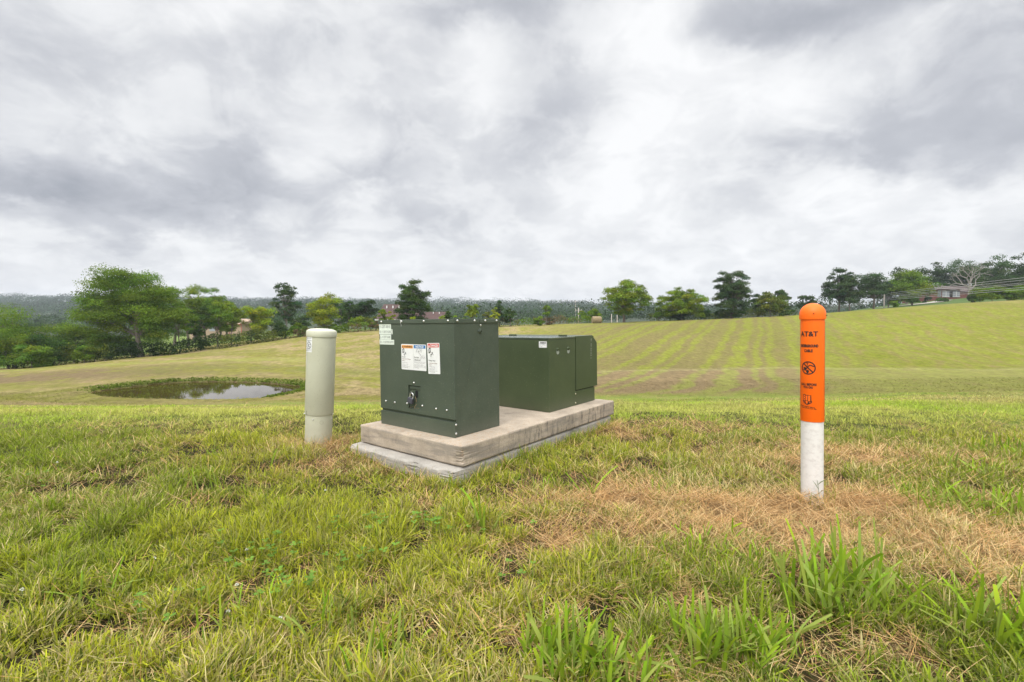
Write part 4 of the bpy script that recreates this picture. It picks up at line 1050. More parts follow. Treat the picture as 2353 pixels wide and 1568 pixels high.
GY_ = 'young trees with bare stems along the pasture edge'
tree('young tree on a thin bare stem nearest the spreading tree', 413, 706, 62, 36, 34, 'mid', 'round', .38, 26, 3200, group=GY_, trunk=.013)
tree('slim dark young tree with a shrubby foot behind the pond', 459, 700, 66, 26, 26, 'dark', 'column', .10, 30, 3600, group=GY_, trunk=.013)
tree('young tree with a full mid green crown over the barn roof', 500, 692, 68, 34, 34, 'mid', 'round', .34, 30, 3600, group=GY_, trunk=.013)
tree('young yellowish tree on a bare stem just left of the barn end wall', 531, 697, 70, 28, 26, 'bright', 'round', .32, 24, 3000, group=GY_, trunk=.013)
tree('rounded yellow-green tree right of the tan barn', 582, 691, 73, 36, 48, 'yellow', 'round', .16, 46, 5600, var=.22, tx=576, trunk=.018)
shrub('small dark bush at the foot of the rounded yellow-green tree', 590, 762, 72, 13, 13, 'deep', 10, 1200)
shrub('low bush under the slim dark young tree', 462, 782, 66, 22, 20, 'dark', 12, 1600)
tree('tall sparse tree with bare lower branches and ragged crown', 655, 647, 78, 32, 36, 'blue', 'round', .26, 60, 4200, seed=88, clump=.22, trunk=.016, flat=.8, bark=M_deadbark)
shrub('dark bush clump at the base of the sparse ragged tree', 648, 738, 77, 24, 22, 'dark', 20, 2600)
shrub('green bush right of the sparse ragged tree', 684, 742, 79, 26, 22, 'mid', 18, 2200)
tree('grey-green tree behind the sparse ragged tree', 625, 722, 120, 28, 28, 'blue', 'round', .1, 20, 1800)
tree('rounded grey-green tree between the ragged tree and the bright one', 692, 722, 112, 36, 24, 'dark', 'round', .1, 26, 2600)
tree('full bright yellow-green tree above the cream pedestal', 745, 674, 82, 40, 42, 'yellow', 'round', .06, 60, 7000, var=.2, trunk=.018)
tree('dark tree close behind the bright yellow-green tree', 782, 680, 100, 30, 34, 'dark', 'round', .1, 32, 3200)
tree('drooping dark tree right of the bright yellow-green tree', 800, 690, 92, 24, 24, 'dark', 'column', .1, 30, 3000)
tree('dense dark evergreen left of the red-brown roof', 838, 684, 90, 28, 30, 'deep', 'round', .05, 46, 5200, var=.2)
shrub('light green bush in front of the dense dark evergreen', 822, 728, 84, 26, 26, 'bright', 18, 2200)
shrub('sprawling sage bush right of the dense dark evergreen', 852, 722, 84, 18, 20, 'olive', 16, 1800)
shrub('low tan seeding weeds beside the tall cabinet', 862, 738, 82, 14, 16, 'brown', 10, 900)
shrub('low mixed bush right of the cream pedestal top', 778, 745, 83, 26, 28, 'mid', 16, 1800)
tree('fresh green young tree left of the big oak behind the cabinet', 879, 704, 84, 15, 16, 'bright', 'round', .05, 18, 2000)
tree('pale green sapling just left of the big oak', 901, 712, 84, 10, 10, 'yellow', 'round', .05, 12, 1000)
tree('big full oak rising behind the tall cabinet', 951, 641, 88, 44, 42, 'dark', 'round', .02, 90, 12000, seed=401, clump=.22, var=.34)
shrub('little bright green sapling in front of the big oak', 948, 722, 80, 10, 12, 'yellow', 8, 700)
shrub('dark reddish small bush right of the far roof wing', 1030, 712, 90, 14, 12, 'dark', 12, 1200)
shrub('light green small bush right of the roof wing', 1016, 722, 84, 12, 10, 'bright', 10, 900)
shrub('tiny light bush left of the bright upright tree', 1046, 724, 82, 12, 12, 'bright', 8, 700)
tree('bright lime upright young tree behind the tall cabinet corner', 1087, 692, 84, 19, 19, 'bright', 'column', .0, 24, 3000, var=.2)
tree('thin feathery sapling in the middle of the row behind the cabinets', 1118, 702, 84, 11, 11, 'olive', 'column', .0, 14, 900)
tree('short lime green sapling in front of the grey cedar', 1136, 699, 82, 12, 14, 'yellow', 'column', .0, 16, 1400)
tree('grey-green pointed cedar in the row behind the cabinets', 1148, 688, 86, 18, 18, 'blue', 'cone', .0, 30, 2600)
tree('dark rounded small tree at the right end of the cedar row', 1172, 704, 84, 15, 15, 'dark', 'round', .05, 24, 2400)
tree('lone slender tree with a bush at its foot above the low cabinet', 1256, 693, 86, 12, 12, 'mid', 'column', .2, 18, 1500)
shrub('dark rounded bush left of the lone slender tree', 1238, 728, 84, 17, 16, 'mid', 14, 1500)
shrub('brownish bush right of the lone slender tree', 1264, 731, 86, 14, 14, 'brown', 10, 900)
tree('low broad bush-like tree left of the hay bale', 1354, 708, 98, 26, 24, 'mid', 'round', .02, 28, 2800)
shrub('small bush right of the hay bale', 1376, 726, 100, 10, 10, 'mid', 8, 700)
tree('round crowned oak with gaps of sky standing alone on the crest', 1437, 642, 86, 58, 60, 'bright', 'round', .12, 110, 12000, seed=512, clump=.19, tx=1434, var=.34, trunk=.030, flat=.8, nmax=80)
tree('wide irregular oak with lopsided crown right of the lone round oak', 1566, 663, 86, 68, 72, 'bright', 'round', .02, 120, 13000, seed=530, clump=.19, var=.36, trunk=.026, flat=.8, nmax=80)
shrub('dark bush under the left side of the wide irregular oak', 1515, 706, 86, 14, 26, 'mid', 14, 1600)
shrub('dark hollow thicket at the trunk of the wide irregular oak', 1560, 700, 87, 24, 26, 'deep', 18, 2400)
shrub('small dark bush right of the wide irregular oak', 1617, 712, 87, 16, 14, 'dark', 12, 1300)
shrub('small upright dark bush before the tall dark oak', 1652, 708, 87, 9, 10, 'dark', 8, 900)
tree('tall dark oak, highest tree on the crest line', 1684, 620, 84, 50, 44, 'blue', 'round', .10, 110, 12000, seed=560, clump=.185, tx=1681, var=.36, trunk=.028, flat=.8, nmax=80)
shrub('dark brush beneath the tall dark oak', 1690, 706, 84, 46, 32, 'dark', 20, 2600)
tree('thin-leaved dark tree leaning against the tall dark oak', 1742, 665, 88, 24, 22, 'blue', 'round', .1, 26, 2000)
tree('dark tree behind the yellow-olive one left of the orange post', 1795, 663, 92, 24, 24, 'dark', 'round', .1, 30, 2800)
tree('yellow-olive rounded tree left of the orange post', 1770, 672, 84, 42, 38, 'olive', 'round', .04, 56, 5200, var=.3)
shrub('low dark shrub tailing right from the yellow-olive tree', 1800, 708, 83, 30, 26, 'dark', 14, 1600)
tree('small lone dark tree just left of the orange dome', 1852, 677, 96, 20, 22, 'blue', 'round', .0, 26, 2400)
# right-hand hilltop
tree('open crowned oak at the left end of the hilltop grove', 1926, 617, 100, 38, 36, 'blue', 'round', .12, 80, 8000, clump=.2, var=.34, seed=611)
tree('spreading pine left of the taller pine in the hilltop grove', 1952, 640, 97, 32, 30, 'blue', 'tiers', .12, 44, 4000, seed=620)
tree('tall layered pine in the middle of the hilltop grove', 2004, 617, 97, 34, 36, 'blue', 'tiers', .16, 56, 5600, seed=630, tx=2006)
tree('dark tree between the pine and the bright round tree', 2040, 650, 106, 28, 28, 'deep', 'round', .1, 28, 2800)  # crown in the deepest green
tree('bright rounded maple in front of the brick house', 2088, 621, 104, 50, 52, 'mid', 'round', .05, 84, 9000, seed=640, var=.24, tx=2095)
tree('dark crown showing over the left of the bright maple', 2082, 606, 128, 40, 44, 'deep', 'round', .1, 34, 3000)
tree('dark crown rising behind the brick house roof', 2146, 603, 150, 40, 34, 'deep', 'round', .1, 40, 3600, base_y=690)
shrub('pale bush at the foot of the bright maple', 2052, 690, 96, 18, 20, 'mid', 12, 1200)
shrub('leaning dark shrub right of the bright maple trunk', 2096, 682, 98, 16, 14, 'dark', 10, 1000)
tree('broad dark tree behind the bare grey tree', 2215, 595, 150, 52, 48, 'dark', 'round', .05, 64, 5600, seed=655, base_y=688)
tree('dark tree second from the right edge on the hilltop', 2292, 590, 130, 44, 46, 'dark', 'round', .02, 60, 5600, seed=661, base_y=690)
tree('tall dark conifer at the right edge of the frame', 2352, 566, 118, 34, 42, 'deep', 'round', .0, 70, 6500, seed=672, base_y=690)
tree('dark low tree behind the right-hand hedge', 2330, 625, 112, 60, 60, 'deep', 'round', .0, 60, 6000, base_y=695)
tree('dark tree closing the gap between the house and the right edge', 2256, 630, 165, 46, 46, 'deep', 'round', .0, 44, 3600, base_y=690)
for (x,tp,w,g,lab) in [(2250,662,20,'mid','light green hedge bush nearest the bare grey tree'),(2278,659,26,'mid','tallest hedge bush before the white car'),(2312,657,26,'mid','middle hedge bush near the right edge'),(2346,658,24,'mid','hedge bush at the right edge of the frame'),(2235,676,12,'dark','small dark bush left of the hedge by the bare tree')]:
    shrub(lab, x, tp, 88, w, w, g, 22, 2600, group='hedge bushes on the right hilltop')
shrub('dark clipped bush on the lawn before the garage', 2160, 682, 120, 15, 14, 'dark', 10, 1000, base_y=702)
shrub('small bush at the left corner of the brick house', 2128, 676, 126, 10, 8, 'deep', 8, 800, base_y=703)

# bare grey tree
k = 118/F; B = at(2227, 690, 118); R_ = empty('dead_tree', B, 'bare grey dead tree standing right of the brick house', 'dead tree')
bm = bmesh.new(); rs = random.Random(12); Ht = at(2227,606,118).z-B.z
def grow(p, d, l, r_, n):
    q = p + d*l; tube(bm, [p, p.lerp(q,.5)+Vector((rs.uniform(-.04,.04),0,rs.uniform(-.04,.04)))*l, q], [r_, r_*.8, r_*.62], 6, False)
    if n == 0: return
    for s in (range(2) if n > 1 else range(3)):
        a = rs.uniform(.35,.75)*(1 if s % 2 else -1)
        nd = (Matrix.Rotation(a,3,'Y') @ Matrix.Rotation(rs.uniform(-.6,.6),3,'X') @ d); nd.z += .12; nd.normalize()
        grow(q if s < 2 else p.lerp(q,.6), nd, l*rs.uniform(.68,.85), r_*.6, n-1)
tube(bm, [(0,0,-.4),(.1,0,Ht*.22),(0,0,Ht*.42)], [.42,.33,.30], 8)
for d_, z_ in (((-.45,0,.9),.42),((.4,.1,.9),.42),((.02,-.1,1),.42),((-.85,.1,.45),.34),((.85,.1,.5),.30)):
    grow(Vector((0,0,Ht*z_)), Vector(d_).normalized(), Ht*.20, .20, 4)
bmobj('trunk', bm, M_deadbark, R_, True)

# undergrowth strips nobody could count
def brush(name, label, pts, hgt_, dens, leaf, greens, depth, seed):
    r = np.random.default_rng(seed); VV = []; QQ = []; CC = []; k0 = 0
    for (xa,Ya),(xb,Yb) in zip(pts, pts[1:]):
        pa, pb = at(xa,740,Ya), at(xb,740,Yb); n = int(dens*math.hypot(pb.x-pa.x,pb.y-pa.y))
        t_ = r.random(n); X = pa.x+(pb.x-pa.x)*t_ + r.normal(0,.3,n); Yv = pa.y+(pb.y-pa.y)*t_ + r.uniform(-depth,depth,n)
        hh = hgt_*(.35+1.1*fbm(X*.45,Yv*.45,3,seed)); Z = H(X,Yv) + hh*r.random(n)**.7
        d = r.normal(0,1,(n,3)); V, Q_ = leaf_quads(np.stack([X,Yv,Z],1), d, leaf, .4, seed)
        gi = (fbm(X*.3,Yv*.3,2,seed+3)*len(greens)*.999).astype(int); g = np.array([GREENS[q] for q in greens])[gi]*(.6+.8*r.random(n))[:,None]
        VV.append(V); QQ.append(Q_+k0); CC.append(np.repeat(g,4,0)); k0 += len(V)
    tag(link(name, npmesh(name, np.concatenate(VV), np.concatenate(QQ), np.concatenate(CC)), M_leaf), label, 'undergrowth', None, 'stuff')
brush('undergrowth', 'dark weedy undergrowth along the left field edge', [(-60,53),(120,54),(300,57),(420,60),(560,68),(640,74)], 1.9, 420, .20, ('dark','olive','deep','dark'), 1.2, 5)
brush('field_edge_weeds', 'tall weeds where the mown field ends behind the cabinets', [(640,75),(760,81),(870,82),(1000,84),(1180,86),(1380,92)], 1.5, 170, .22, ('olive','mid','brown','dark'), 1.0, 6)
brush('crest_brush', 'brush strip along the crest between the oaks', [(1490,88),(1600,89),(1830,87)], 1.5, 200, .22, ('dark','olive','mid'), 1.0, 7)
bs = [(P2W(x,y)) for x,y in ((180,903),(215,899),(280,890),(350,882.5),(420,877),(500,876),(600,878),(650,882),(692,886),(697,893),(690,903))]
r = np.random.default_rng(4); VV=[];CCx=[]
n = 5500; seg = r.integers(0, len(PP), n); t_ = r.random(n); a = PP[seg]; b = PP[(seg+1)%len(PP)]
base = a+(b-a)*t_[:,None]; nrm = np.stack([(b-a)[:,1], -(b-a)[:,0]],1); nrm /= np.linalg.norm(nrm,axis=1)[:,None]
ctr = PP.mean(0); nrm *= np.sign(((base-ctr)*nrm).sum(1))[:,None]
far_ = nrm[:,1] > .1; keep = far_ | (nrm[:,0] > .5) | (r.random(n) < .02)
base = base + nrm*(r.random(n)**1.5*.6)[:,None]; base = base[keep]; far_ = far_[keep]; n = len(base)
hh = (.05+.13*fbm(base[:,0]*.8, base[:,1]*.8, 3, 3.))*np.where(far_,1,.35)*(1+1.0*sstep(-14,-11,base[:,0]))
Z = H(base[:,0], base[:,1]) + hh*r.random(n)
V, Q_ = leaf_quads(np.stack([base[:,0],base[:,1],Z],1), r.normal(0,1,(n,3)), .13, .1, 3, .35)
g = np.array([.12,.17,.024])*(.5+.9*r.random(n))[:,None]
tag(link('pond_sedge', npmesh('pond_sedge', V, Q_, np.repeat(g,4,0)), M_leaf), 'tufted sedge round the rim of the pond', 'sedge', None, 'stuff')

# far forest on the valley sides
def forest(name, label, n, ymin, ymax, size, seed, nl=46, green=(.046,.078,.034)):
    r = np.random.default_rng(seed); Yv = np.exp(r.uniform(math.log(ymin), math.log(ymax), n)); px = r.uniform(-420, 2780, n)
    X = (px-CX)/F*Yv; Z = H(X, Yv); s = size*(.7+.7*r.random(n))*(.8+.5*fbm(X*.012,Yv*.012,3,70.))
    ci = np.repeat(np.arange(n), nl); m_ = len(ci); d = r.normal(0,1,(m_,3)); d /= np.linalg.norm(d,axis=1)[:,None]; d[:,2] = np.abs(d[:,2])-.25; d[:,1] = -np.abs(d[:,1])*.9+.15
    P = np.stack([X,Yv,Z+s*.55],1)[ci] + d*s[ci][:,None]*np.array([.74,.74,.46])*(.8+.35*r.random(m_))[:,None]
    V, Q_ = leaf_quads(P, d, size*.10, .5, seed+1, .85)
    gb = (.55+.9*r.random(n))*(.6+.8*fbm(X*.01,Yv*.01,3,75.))
    g = np.array(green)*(gb[ci]*(.75+.5*r.random(m_)))[:,None]*np.stack([1+.25*(r.random(n)[ci]-.5),np.ones(m_),np.ones(m_)],1)
    tag(link(name, npmesh(name, V, Q_, np.repeat(g,4,0)), M_leaf), label, 'forest', None, 'stuff')
forest('distant_forest', 'hazy oak woods covering the far hills', 5200, 430, 980, 13.0, 41, 80, (.044,.074,.036))
forest('valley_woods', 'woods filling the valley behind the field', 900, 190, 430, 9.0, 43, 90, (.045,.078,.030))

# ------------------------------------------------------------------ buildings and far things
M_brick = simple('brick_wall', (.15,.055,.042), .9, var=.25, vscale=1.5)
M_roof = simple('red_brown_shingles', (.075,.040,.034), .9, var=.3, vscale=.8)
M_roof2 = simple('weathered_shingles', (.10,.075,.07), .9, var=.25, vscale=.8)
M_tan = simple('tan_siding', (.36,.26,.18), .8, var=.06, vscale=1)
M_redtrim = simple('red_metal_trim', (.40,.06,.06), .6)
M_glass = simple('window_glass', (.30,.32,.35), .15)
M_garage = simple('garage_door_grey', (.17,.135,.12), .7)
M_trim = simple('white_trim', (.70,.70,.68), .6)
def gable(bm, x0,x1,y0,y1,z0,z1,ov=.5, hip=0.0, th=.18):
    ym = (y0+y1)/2; hx = (x1-x0)*hip
    for dz in (0,):
        a = [bm.verts.new(c) for c in ((x0-ov,y0-ov,z0),(x1+ov,y0-ov,z0),(x1+ov,y1+ov,z0),(x0-ov,y1+ov,z0),(x0-ov*(hip==0)+hx,ym,z1),(x1+ov*(hip==0)-hx,ym,z1))]
        bm.faces.new((a[0],a[1],a[5],a[4])); bm.faces.new((a[2],a[3],a[4],a[5])); bm.faces.new((a[1],a[2],a[5])); bm.faces.new((a[3],a[0],a[4])); bm.faces.new((a[3],a[2],a[1],a[0]))
# red-roofed house behind the oak
Y = 150; a = at(866,735,Y); b = at(960,735,Y); c = at(1018,735,Y)
HS = empty('brick_house', (a.x, Y, a.z-3.2), 'brick house with big red-brown roof half hidden behind the full oak', 'house')
w1, w2 = b.x-a.x, c.x-a.x; zt = at(900,698,Y).z-(a.z-3.2); z2 = at(1000,716,Y).z-(a.z-3.2)
bm = bmesh.new(); box(bm, 0,w1,0,11,-2,3.2); box(bm, w1+.02,w2,1.5,9.5,-2,2.9); bmobj('wall', bm, M_brick, HS)
bm = bmesh.new(); gable(bm, 0,w1,0,11,3.22,zt,.5,.06); bmobj('roof', bm, M_roof, HS)
bm = bmesh.new(); gable(bm, w1+.3,w2,1.5,9.5,2.92,z2,.3,0); bmobj('roof', bm, M_roof, HS, False)['label'] = 'lower roof of the right wing'
bm = bmesh.new(); box(bm, -.5,w1+.5,-.62,-.52,3.0,3.24); bmobj('fascia', bm, M_trim, HS)
for k in range(3):
    bm = bmesh.new(); box(bm, 2.0+k*2.0,2.3+k*2.0,3.9,4.2,zt-1.4,zt-.55); bmobj('roof_vent', bm, M_trim, HS)
for k in range(2):
    bm = bmesh.new(); box(bm, w2-4+k*2.0,w2-3.75+k*2.0,4.6,4.85,z2-.7,z2-.1); bmobj('roof_vent', bm, M_trim, HS)
for k in range(2):
    bm = bmesh.new(); box(bm, 2+k*4,3.4+k*4,-.06,.02,1.0,2.4); bmobj('window', bm, M_glass, HS)
# tan barn behind the young trees
Y = 118; a = at(436,768,Y); b = at(556,768,Y)
HB = empty('barn', (a.x, Y, a.z), 'low tan metal barn with red trim behind the young trees', 'barn')
w = b.x-a.x; zt = at(540,739,Y).z-a.z
bm = bmesh.new(); box(bm, 0,w,0,9,-1.5,zt-.7); bmobj('wall', bm, M_tan, HB)
bm = bmesh.new(); gable(bm, 0,w,0,9,zt-.68,zt+.7,.35); bmobj('roof', bm, M_tan, HB)['label'] = 'tan roof'
bm = bmesh.new(); box(bm, -.1,w+.1,-.42,-.34,zt-.86,zt-.69); bmobj('fascia', bm, M_redtrim, HB)
for x_ in (w-.15, w-3.2):
    bm = bmesh.new(); box(bm, x_,x_+.12,-.06,-.012,0,zt-.88); bmobj('corner_trim', bm, M_redtrim, HB)
bm = bmesh.new(); box(bm, w*.38,w*.38+1.4,-.05,-.01,.7,1.7); bmobj('window', bm, M_glass, HB)
# brick house with garage on the right hill
Y = 140; a = at(2137,683,Y); b = at(2206,683,Y)
HR = empty('brick_house', (a.x, Y, a.z), 'two-storey dark red brick house with two garage doors on the right hill', 'house')
w = b.x-a.x; k = Y/F
ze = 17.5*k; zr = 33*k
bm = bmesh.new(); box(bm, 0,w,0,10,-1.5,ze); box(bm, w+.02,w+9,3,11,-1.5,ze*.8); bmobj('wall', bm, M_brick, HR)
bm = bmesh.new(); gable(bm, 0,w,0,10,ze+.01,zr,.6,.5-.5*.28); bmobj('roof', bm, M_roof2, HR)
bm = bmesh.new(); gable(bm, w+.7,w+9,3,11,ze*.8+.02,ze*.8+2.0,.5,0); bmobj('roof', bm, M_roof2, HR)['label'] = 'low roof of the rear wing'
bm = bmesh.new(); box(bm, 3.2,4.6,2.6,3.6,ze+.8,zr*.93); box(bm, 3.1,4.7,2.5,3.7,zr*.93+.01,zr*.93+.25); bmobj('chimney', bm, M_trim, HR)
for x0_ in (3.6, 9.9*w/9.0*.62+.6):
    bm = bmesh.new(); box(bm, x0_,x0_+2.1,-.07,-.01,ze-2.1,ze-.55)
    wn = bmobj('window', bm, simple('white_window', (.26,.27,.30), .3), HR)
    bm = bmesh.new(); box(bm, x0_-.1,x0_+2.2,-.12,-.075,ze-2.24,ze-2.12); box(bm, x0_+1.0,x0_+1.1,-.11,-.075,ze-2.1,ze-.55); bmobj('frame', bm, M_trim, wn)
for x0_, w_ in ((4.3,3.9),(9.2 if w > 13.4 else w-4.2,3.4)):
    if x0_+w_ > w: w_ = w-x0_-.3
    bm = bmesh.new(); box(bm, x0_,x0_+w_,-.06,-.01,0,2.1); bmobj('garage_door', bm, M_garage, HR)
bm = bmesh.new(); box(bm, 2.2,3.2,-.06,-.01,0,2.0); bmobj('door', bm, simple('blue_grey_door',(.16,.17,.19),.6), HR)
# white car by the hedge
Y = 128; a = at(2234,677,Y); b = at(2260,677,Y); L_ = b.x-a.x
CR = empty('parked_car', (a.x, Y, a.z), 'white car parked behind the hedge, right of the bare tree', 'car')
bm = bmesh.new(); s_ = L_/4.4
prism(bm, [(0,.35),(0,.85),(.1,.95),(1.1,1.0),(1.7,1.45),(3.2,1.48),(4.0,1.05),(4.35,.98),(4.4,.4),(4.3,.35)], -.85, .85, .05)
bmesh.ops.transform(bm, matrix=Matrix.Rotation(math.pi/-2,4,'Z') @ Matrix.Scale(s_,4), verts=bm.verts)
bmobj('body', bm, simple('white_car_paint',(.75,.76,.78),.25), CR)
bm = bmesh.new(); prism(bm, [(1.25,1.0),(1.75,1.40),(3.15,1.42),(3.8,1.05)], -.87, .87)
bmesh.ops.transform(bm, matrix=Matrix.Rotation(math.pi/-2,4,'Z') @ Matrix.Scale(s_,4), verts=bm.verts); bmobj('window', bm, simple('car_glass',(.03,.035,.04),.1), CR)
for x_ in (.85,3.5):
    for sy in (-.8,.8):
        bm = bmesh.new(); tube(bm, [(x_*s_,(sy-.1)*s_,.33*s_),(x_*s_,(sy+.1)*s_,.33*s_)], .33*s_, 16); bmobj('wheel', bm, M_dark, CR)
# gravel drive on the hilltop
pts = [(1990,712,100),(2040,700,104),(2070,693,108),(2110,690,112),(2145,687,117),(2172,684,130)]
VV = []; r = []
bm = bmesh.new(); prev = None
L_pts = [Vector((at(x,y,Y).x, Y, 0)) for x,y,Y in pts]
fine_ = []
for p0, p1 in zip(L_pts, L_pts[1:]):
    for k in range(8): fine_.append(p0.lerp(p1, k/8))
fine_.append(L_pts[-1]); rows = []
for i, p_ in enumerate(fine_):
    t_ = (fine_[min(i+1,len(fine_)-1)]-fine_[max(0,i-1)]).normalized(); nn = Vector((-t_.y,t_.x,0)); row = []
    for s in (-1.6,-.8,0,.8,1.6):
        q = p_+nn*s; row.append(bm.verts.new((q.x,q.y,hz(q.x,q.y)+.12)))
    rows.append(row)
for a, b in zip(rows, rows[1:]):
    for k in range(4): bm.faces.new((a[k],a[k+1],b[k+1],b[k]))
tag(bmobj('driveway', bm, simple('gravel', (.40,.36,.31), .95, var=.2, vscale=2)), 'pale gravel driveway climbing to the brick house', None, None, 'structure')
# hay bale
Y = 90; p_ = at(1371,743,Y); g_ = hz(p_.x,Y); HBm = simple('hay', (.30,.23,.13), .95, var=.3, vscale=5, bump=.6, bscale=20)
bm = bmesh.new(); tube(bm, [(-.85,0,.62),(.85,.25,.62)], .70, 28)
bmesh.ops.bevel(bm, geom=[e for e in bm.edges if len(e.link_faces)==2 and max(len(f.verts) for f in e.link_faces) > 4], offset=.08, segments=2, affect='EDGES')
o = bmobj('hay_bale', bm, HBm); o.location = (p_.x, Y, g_); tag(o, 'round hay bale lying at the crest left of the round oak', 'hay bale')
# utility poles
M_pole = simple('pole_wood', (.42,.37,.32), .9)
def pole(x, top, base, Y, label, arms=True, r_=.16):
    p_ = at(x, base, Y); h = at(x,top,Y).z-p_.z; e2 = empty('utility_pole', p_, label, 'utility pole', None)
    bm = bmesh.new(); tube(bm, [(0,0,-2),(0,0,h)], [r_*1.2, r_*.8], 10); bmobj('post', bm, M_pole, e2, True)
    if arms:
        bm = bmesh.new(); box(bm, -1.3,1.3,-.08,.08,h-1.0,h-.8); bmobj('crossarm', bm, M_pole, e2)
        for s in (-1.2,0,1.2):
            bm = bmesh.new(); tube(bm, [(s,0,h-.79),(s,0,h-.55)], .07, 8); bmobj('insulator', bm, M_trim, e2)
    return e2
pole(1329, 708, 747, 190, 'pale utility pole with crossarm left of the bushy tree', r_=.2)
pole(1405, 722, 745, 180, 'short pale pole seen through the left side of the round oak', False)
pole(1418, 724, 745, 182, 'short pale pole seen just left of the round oak trunk', False)
pole(2031, 675, 712, 99, 'dark utility pole among the hilltop pines', False, .13)
pole(1322, 690, 760, 320, 'tallest far pole in the valley behind the bushy tree', True, .15)
# power lines over the hill
PWL = empty('power_line', at(2031,680,99), 'bundle of overhead wires sagging across the right hilltop', 'power line')
base_ = Vector(PWL.location)
M_wire = simple('wire', (.42,.42,.43), .5, .2)
for k, (yl, ym_, yr, yr2) in enumerate(((716,676,632,610),(718,679,637,617),(720,682,645,626),(722,684.5,648,630),(724,687,656,640),(725,690,660,646))):
    A_, B_, C_, D_ = at(1700,yl+6,170), at(2031,ym_,99), at(2353,yr,70), at(2620,yr2,58)
    pts = []
    for p0,p1,s in ((A_,B_,1.0),(B_,D_,None)):
        for t_ in np.linspace(0,1,17)[:-1]:
            q = p0.lerp(p1,t_)
            if s: q.z -= s*4*t_*(1-t_)
            else:
                q.z += 0
            pts.append(q)
    # bend the near span through the measured point at the frame edge
    tc_ = (C_.x-B_.x)/(D_.x-B_.x); dz = C_.z-(B_.z+(D_.z-B_.z)*tc_)
    for i in range(16,32):
        t_ = (i-16)/16; pts[i].z += dz*(t_*(1-t_))/(tc_*(1-tc_))
    pts.append(D_)
    bm = bmesh.new(); tube(bm, [q-base_ for q in pts], .026, 5); bmobj('wire', bm, M_wire, PWL)
# wire fence at the pasture corner
FN = empty('wire_fence', at(628,766,92), 'grey wire fence panel on posts at the pasture corner', 'fence')
FN.location.z = hz(FN.location.x, 92)
for x_ in (-2.4,0,2.4):
    bm = bmesh.new(); tube(bm, [(x_,0,-.3),(x_,0,1.5)], .07, 8); bmobj('post', bm, M_pole, FN)
bm = bmesh.new()
for z_ in (.3,.7,1.1,1.4): tube(bm, [(-2.4,.08,z_),(2.4,.08,z_)], .018, 4)
bmobj('wire_mesh', bm, M_wire, FN)
# small white bungalow and a blue-grey house far across the valley
for (x,y,Y,wd_,ht_,colr,lab) in ((1226,722,640,13,4,(.62,.62,.60),'tiny white house across the valley'),(1249,721,620,13,7,(.22,.27,.33),'tiny blue-grey house across the valley')):
    p_ = at(x/1.0,y,Y); hs = empty('far_house', p_, lab, 'house'); bm = bmesh.new(); box(bm, -wd_/2,wd_/2,0,8,-12,ht_); bmobj('wall', bm, simple('far_wall',colr,.8), hs)
    bm = bmesh.new(); gable(bm, -wd_/2,wd_/2,0,8,ht_+.02,ht_+2.5,.5); bmobj('roof', bm, simple('far_roof',(.30,.31,.33),.8), hs)

# ------------------------------------------------------------------ grass
PADI = PADM.inverted()
def on_pad(x, y, mrg=0.0):
    Mi = np.array(PADI); px_ = Mi[0,0]*x+Mi[0,1]*y+Mi[0,3]; py_ = Mi[1,0]*x+Mi[1,1]*y+Mi[1,3]
    return (px_ > -.99-mrg) & (px_ < .0+mrg) & (py_ > -.09-mrg) & (py_ < PL-.03+mrg)
pedxy = g0; postxy = b0
def clear(x, y):
    return ~on_pad(x,y,.004) & (np.hypot(x-pedxy.x,y-pedxy.y) > RP*.97) & (np.hypot(x-postxy.x,y-postxy.y) > RM*.97)
def scatter(n, y0, y1, seed, side=1.16, power=1.0):
    r = np.random.default_rng(seed); u = r.random(n); Yv = (y0**(2*power) + u*(y1**(2*power)-y0**(2*power)))**(.5/power)
    X = r.uniform(-side, side, n)*Yv; k = clear(X, Yv); return X[k], Yv[k]
def blades(X, Y_, h, w, az, lean, bend, segs, cb, ct, tipw=.25, seed=0, z0=None, twist=.8):
    """curved blades as quad strips; cb, ct root and tip colours"""
    n = len(X); r = np.random.default_rng(seed)
    Z = H(X, Y_) if z0 is None else z0
    d = np.stack([np.cos(az), np.sin(az), np.zeros(n)],1)
    wa = az + math.pi/2 + r.normal(0,1,n)*twist; wv = np.stack([np.cos(wa), np.sin(wa), r.normal(0,.19,n)*twist],1)
    T = np.linspace(0,1,segs+1); VV = np.empty((n, segs+1, 2, 3)); CC = np.empty((n, segs+1, 2, 3))
    B = np.stack([X,Y_,Z-.006],1)
    for i, t_ in enumerate(T):
        hor = (lean*t_ + bend*t_*t_)*h; ver = h*t_*np.sqrt(np.clip(1-(lean*.8)**2,.05,1)) - .45*bend*t_*t_*h
        ver = np.maximum(ver, .001+.004*t_)
        c = B + d*hor[:,None] + np.stack([0*h,0*h,ver],1)
        ww = w*(1-.30*t_ if i < segs else tipw)*(.75 if i == 0 else 1)
        VV[:,i,0] = c - wv*(ww/2)[:,None]; VV[:,i,1] = c + wv*(ww/2)[:,None]
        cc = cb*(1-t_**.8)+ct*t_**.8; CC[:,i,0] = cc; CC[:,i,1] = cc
    base = (np.arange(n)*(segs+1)*2)[:,None]
    q = np.concatenate([base + np.array([2*i,2*i+1,2*i+3,2*i+2]) for i in range(segs)], 1).reshape(-1,4)
    return VV.reshape(-1,3), q, CC.reshape(-1,3)
def join(parts):
    k = 0; V=[];Q_=[];C=[]
    for v,q,c in parts: V.append(v); Q_.append(q+k); C.append(c); k += len(v)
    return np.concatenate(V), np.concatenate(Q_), np.concatenate(C)
